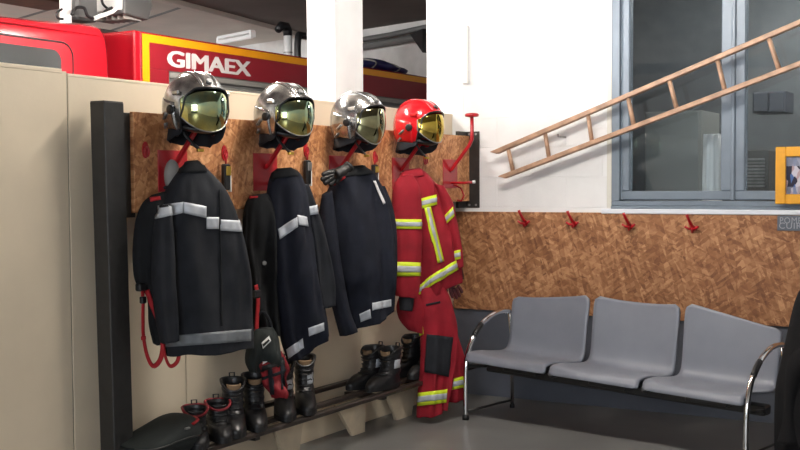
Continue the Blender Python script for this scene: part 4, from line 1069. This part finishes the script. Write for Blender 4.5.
# door with window in the cab side
wy1 = ax(60, 62, XC).y; wz1 = ax(20, 45.5, XC).z
def rrect(y0, y1, z0, z1, r, n=6):
    pts = []
    for cy_, cz_, a0 in ((y1 - r, z1 - r, 0), (y0 + r, z1 - r, 90), (y0 + r, z0 + r, 180), (y1 - r, z0 + r, 270)):
        for k in range(n + 1):
            an = math.radians(a0 + 90 * k / n); pts.append((cy_ + r * math.cos(an), cz_ + r * math.sin(an)))
    return pts
dy1 = ax(72.5, 66, XC).y; dz1 = ax(30, 38, XC).z
rr_ = rrect(dy1 - 1.2, dy1, 1.0, dz1, .09)
dpan = T('cab_door', MB().prism([(XC - .006, y, z) for y, z in rrect(dy1 - 1.2, dy1 - .008, 1.0, dz1 - .008, .085)], (.014, 0, 0)), RED_TRUCK, cab)
T('door_seam', MB().tube([(XC + .002, y, z) for y, z in rr_], .007, 6, closed=True), HBLACK, cab)
T('door_window', MB().prism([(XC + .006, y, z) for y, z in rrect(wy1 - 1.0, wy1, 1.45, wz1, .07)], (.005, 0, 0)), GLASSD, cab)
T('roof_gutter', MB().tube([(XC - .035, cb - 2.9, ctop - .10), (XC - .035, cb - .08, ctop - .10)], .006, 6), RED_TRUCK, cab)
# gear on the cab roof: floodlight mast
lp = ax(66, 20, XC - .5)
ms = T('mast', MB().bb((XC - .53, lp.y - .035, ctop - .02), (XC - .47, lp.y + .03, ctop + .5), .006), CONDUIT)
T('mast_base', MB().bb((XC - .60, lp.y - .1, ctop - .01), (XC - .40, lp.y + .42, ctop + .02), .005), BLACKM, ms)
L0 = ax(74, 14, XC - .5); L1 = ax(138, 20, XC - .4)
T('mast_housing', MB().bb((XC - .62, ax(72, 10, XC - .5).y, ctop + .07), (XC - .45, ax(94, 10, XC - .5).y, ctop + .55), .02), LAMPG, ms)
fy0 = ax(112, 10, XC - .4).y; fy1 = ax(139, 10, XC - .4).y; fz0 = ax(125, 21, XC - .4).z
fl = MB(); fl.prism([(XC - .28, fy0, fz0 + .03), (XC - .28, fy1 - .03, fz0 + .01), (XC - .28, fy1 + .02, fz0 + .11), (XC - .28, fy1 - .04, fz0 + .42), (XC - .28, fy0 + .02, fz0 + .42)], (-.34, 0, 0))
T('floodlight_housing', fl, LAMPG, ms, bev=.012)
for k in range(6):
    T('cooling_fin', MB().bb((XC - .60 + k * .055, fy0 + .03, fz0 + .0), (XC - .594 + k * .055, fy1 - .06, fz0 + .03)), GREY_SH, ms)
T('floodlight_glass', MB().bb((XC - .60, fy0 - .012, fz0 + .06), (XC - .30, fy0 + .014, fz0 + .40), .005), CONDUIT, ms)
T('support_bar', MB().tube([ax(94, 18.5, XC - .35), ax(112, 12, XC - .35), ax(118, 7, XC - .35)], .016, 8), CONDUIT, ms)
T('cable', MB().tube(smooth_path([ax(72, 15, XC - .36), ax(76, 8, XC - .36), ax(84, 8, XC - .36), ax(88, 16, XC - .36), ax(96, 18, XC - .36), ax(106, 11, XC - .36), ax(112, 8, XC - .36)], 6), .013, 8), HBLACK, ms, smooth=True)
T('cable', MB().tube(smooth_path([ax(62, 9, XC - .44), ax(57, 13, XC - .44), ax(58, 18, XC - .44), ax(63, 19, XC - .44)], 6), .009, 8), HBLACK, ms, smooth=True)
T('cable', MB().tube(smooth_path([ax(101, -4, XC - .4), ax(103, 4, XC - .4), ax(108, 9, XC - .4)], 6), .010, 8), HBLACK, ms, smooth=True)
# blue tarpaulin on the truck roof
ba = ax(345, 70, XT - .25); bb_ = ax(401, 70, XT - .25); bt = ax(385, 61.5, XT - .25).z
t2 = thing('tarpaulin_roll', 'folded dark blue tarpaulin lying on the fire engine roof', 'tarpaulin', ((XT - .3), (ba.y + bb_.y) / 2, top))
Lb = (bb_.y - ba.y) / 2; hb = bt - top
def tarf(u, v):
    th = 2 * PI * u; s = 2 * v - 1
    e = (1 - abs(s) ** 4) ** .35 if abs(s) < 1 else 0
    return Vector((.22 * math.cos(th) * (.15 + .85 * e), s * Lb, max(0.0, hb * (.48 + .5 * math.sin(th) * (.2 + .8 * e)) * (.8 + .2 * math.sin(3 * s + 2)) + .01 * math.sin(9 * s + 3 * th))))
build('roll', MB().grid(tarf, 28, 24, True, True), BLUET, t2, smooth=True)
for s in (-.45, .4):
    build('strap', MB().tube([tarf(k / 20, .5 + s / 2) + Vector((0, 0, .004)) for k in range(20)], .012, 6, closed=True), GREYCAP, t2)

# ------------------------------------------------------------------ vehicle bay fittings
# exhaust extraction pipe
pb = ax(288, 56, -3.2); ptp = ax(288, 34, -3.2)
t = thing('exhaust_pipe', 'upright metal exhaust pipe with black elbow behind the fire engine', 'pipe', (pb.x, pb.y, top))
hp = ptp.z - top
build('pipe', MB().tube([(0, 0, -.0), (0, 0, hp * .5), (0, 0, hp)], .044, 18), CONDUIT, t, smooth=True)
build('elbow', MB().tube([(0, 0, hp - .02), (0, 0, hp + .03), (-.0, -.03, hp + .07), (0, -.11, hp + .07), (0, -.17, hp + .02)], [.046, .048, .048, .045, .036], 16), HBLACK, t, smooth=True)
build('clamp', MB().tube([(0, 0, hp * .55), (0, 0, hp * .58)], .047, 18), GALV, t)
pk = ax(305, 50, -3.0)
t = thing('roof_rail', 'black tubular roof rail just left of the white column', 'rail', (pk.x, pk.y, top))
hz_ = ax(304, 36, -3.0).z - top
build('hoop', MB().tube(smooth_path([Vector((0, -.12, 0)), Vector((0, -.12, hz_ * .9)), Vector((0, .0, hz_)), Vector((0, .6, hz_))], 5), .035, 8), HBLACK, t, smooth=True)
build('foot', MB().bb((-.05, -.17, 0), (.05, -.07, .02), .004), HBLACK, t)
# tube light under the pale ceiling
fa = az(219, 42.5, CZ - .1); fb = az(253, 36, CZ - .1)
t = thing('batten_light', 'slim white batten light fixed under the pale bay ceiling', 'light', (fa + fb) / 2 + Vector((0, 0, 0)))
fbv = (fa + fb) / 2; dv = (fb - fa).normalized(); Lf = (fb - fa).length
rotm = Matrix.Rotation(math.atan2(dv.y, dv.x), 3, 'Z')
build('housing', MB().box((0, 0, .055), (Lf, .07, .035), .006, rotm), CONDUIT, t)
build('diffuser', MB().box((0, 0, .0), (Lf * .97, .05, .05), .012, rotm), CONDUIT, t)
for s in (-1, 1): build('end_cap', MB().box(rotm @ Vector((s * Lf * .49, 0, .02)), (.03, .075, .07), .006, rotm), CONDUIT, t)
# ceiling joint battens
for (a, b, nm) in (((95, 36), (192, 4), 'trim_3'), ((25, 17), (62, 6), 'trim_4')):
    pa = az(a[0], a[1], CZ - .005); pb = az(b[0], b[1], CZ - .005); d = (pb - pa).normalized(); pa = pa - d * 1.0; pb = pb + d * .4; n_ = Vector((-d.y, d.x, 0)) * .025
    structure(build(nm, MB().prism([pa + n_, pb + n_, pb - n_, pa - n_], (0, 0, .004)), PIPEG))
# timber at the top left and pipe run on the far wall
pt_ = az(32, 2, CZ - .15)
structure(build('trim_5', MB().bb((pt_.x - .25, pt_.y - .4, CZ - .16), (pt_.x + .25, pt_.y + .4, CZ - .001), .01), BROWN))
wp0 = at(355, 48, q0 - qn * .1, qn); wp1 = at(428, 35.5, q0 - qn * .1, qn); dd_ = (wp1 - wp0)
t = thing('wall_pipe_run', 'grey pipe run with bracket along the far white bay wall', 'pipe', wp0)
build('pipe', MB().tube([-dd_ * .6, Vector((0, 0, 0)), dd_, dd_ * 1.8], .04, 12), PIPEG, t, smooth=True)
build('upper_pipe', MB().tube([-dd_ * .6 + Vector((0, 0, .09)), dd_ * .5 + Vector((0, 0, .08)), dd_ * 1.8 + Vector((0, 0, .12))], .03, 10), PIPEG, t, smooth=True)
pj = dd_ * .93
build('bracket', MB().prism([pj - dd_ * .06 + Vector((0, 0, .02)), pj + dd_ * .1 + Vector((0, 0, .06)), pj + dd_ * .1 + Vector((0, 0, -.2)), pj + dd_ * .04 + Vector((0, 0, -.12))], -qn * .12), HBLACK, t)

# ------------------------------------------------------------------ luminaires: one over the cloakroom corner, the others added as fill
def luminaire(x, y, z, L, power, along_y, label):
    t = thing('tube_luminaire', label, 'light', (x, y, z), 0 if not along_y else PI / 2, 'tube luminaires above the cloakroom')
    tm = mat('lit_tube_%d' % int(power), (255, 248, 238), .5, emit=power / (PI * 2 * 2 * PI * .016 * (L - .06)))
    build('housing', MB().bb((-L / 2, -.03, .04), (L / 2, .03, .09), .006), CONDUIT, t)
    for s in (-1, 1):
        build('rod', MB().tube([(s * L * .4, 0, .09), (s * L * .4, 0, CZ - z - .03)], .008, 8), GALV, t)
        tb_ = build('lit_tube', MB().tube([(-L / 2 + .03, s * .055, .0), (L / 2 - .03, s * .055, .0)], .016, 12), tm, t, smooth=True)
        build('lamp_holder', MB().bb((s * (L / 2 - .03) - .012, -.07, -.005), (s * (L / 2 - .03) + .012, .07, .045), .003), CONDUIT, t)
luminaire(1.25, -2.2, 3.04, 1.5, 150, False, 'twin tube luminaire hung above the seats')
luminaire(-.9, -1.7, 3.0, 1.5, 170, True, 'added unseen twin tube fill light between partition and fire engine')  # added out of view to brighten the truck side and column
luminaire(-5.0, -3.0, 2.8, 1.5, 380, True, 'added unseen twin tube fill light beyond the fire engine')  # added out of view to lift the bay ceiling
luminaire(2.4, 1.3, 3.02, 1.2, 85, False, 'added unseen twin tube fill light in the office behind the window')  # added out of view to brighten the room behind the glass
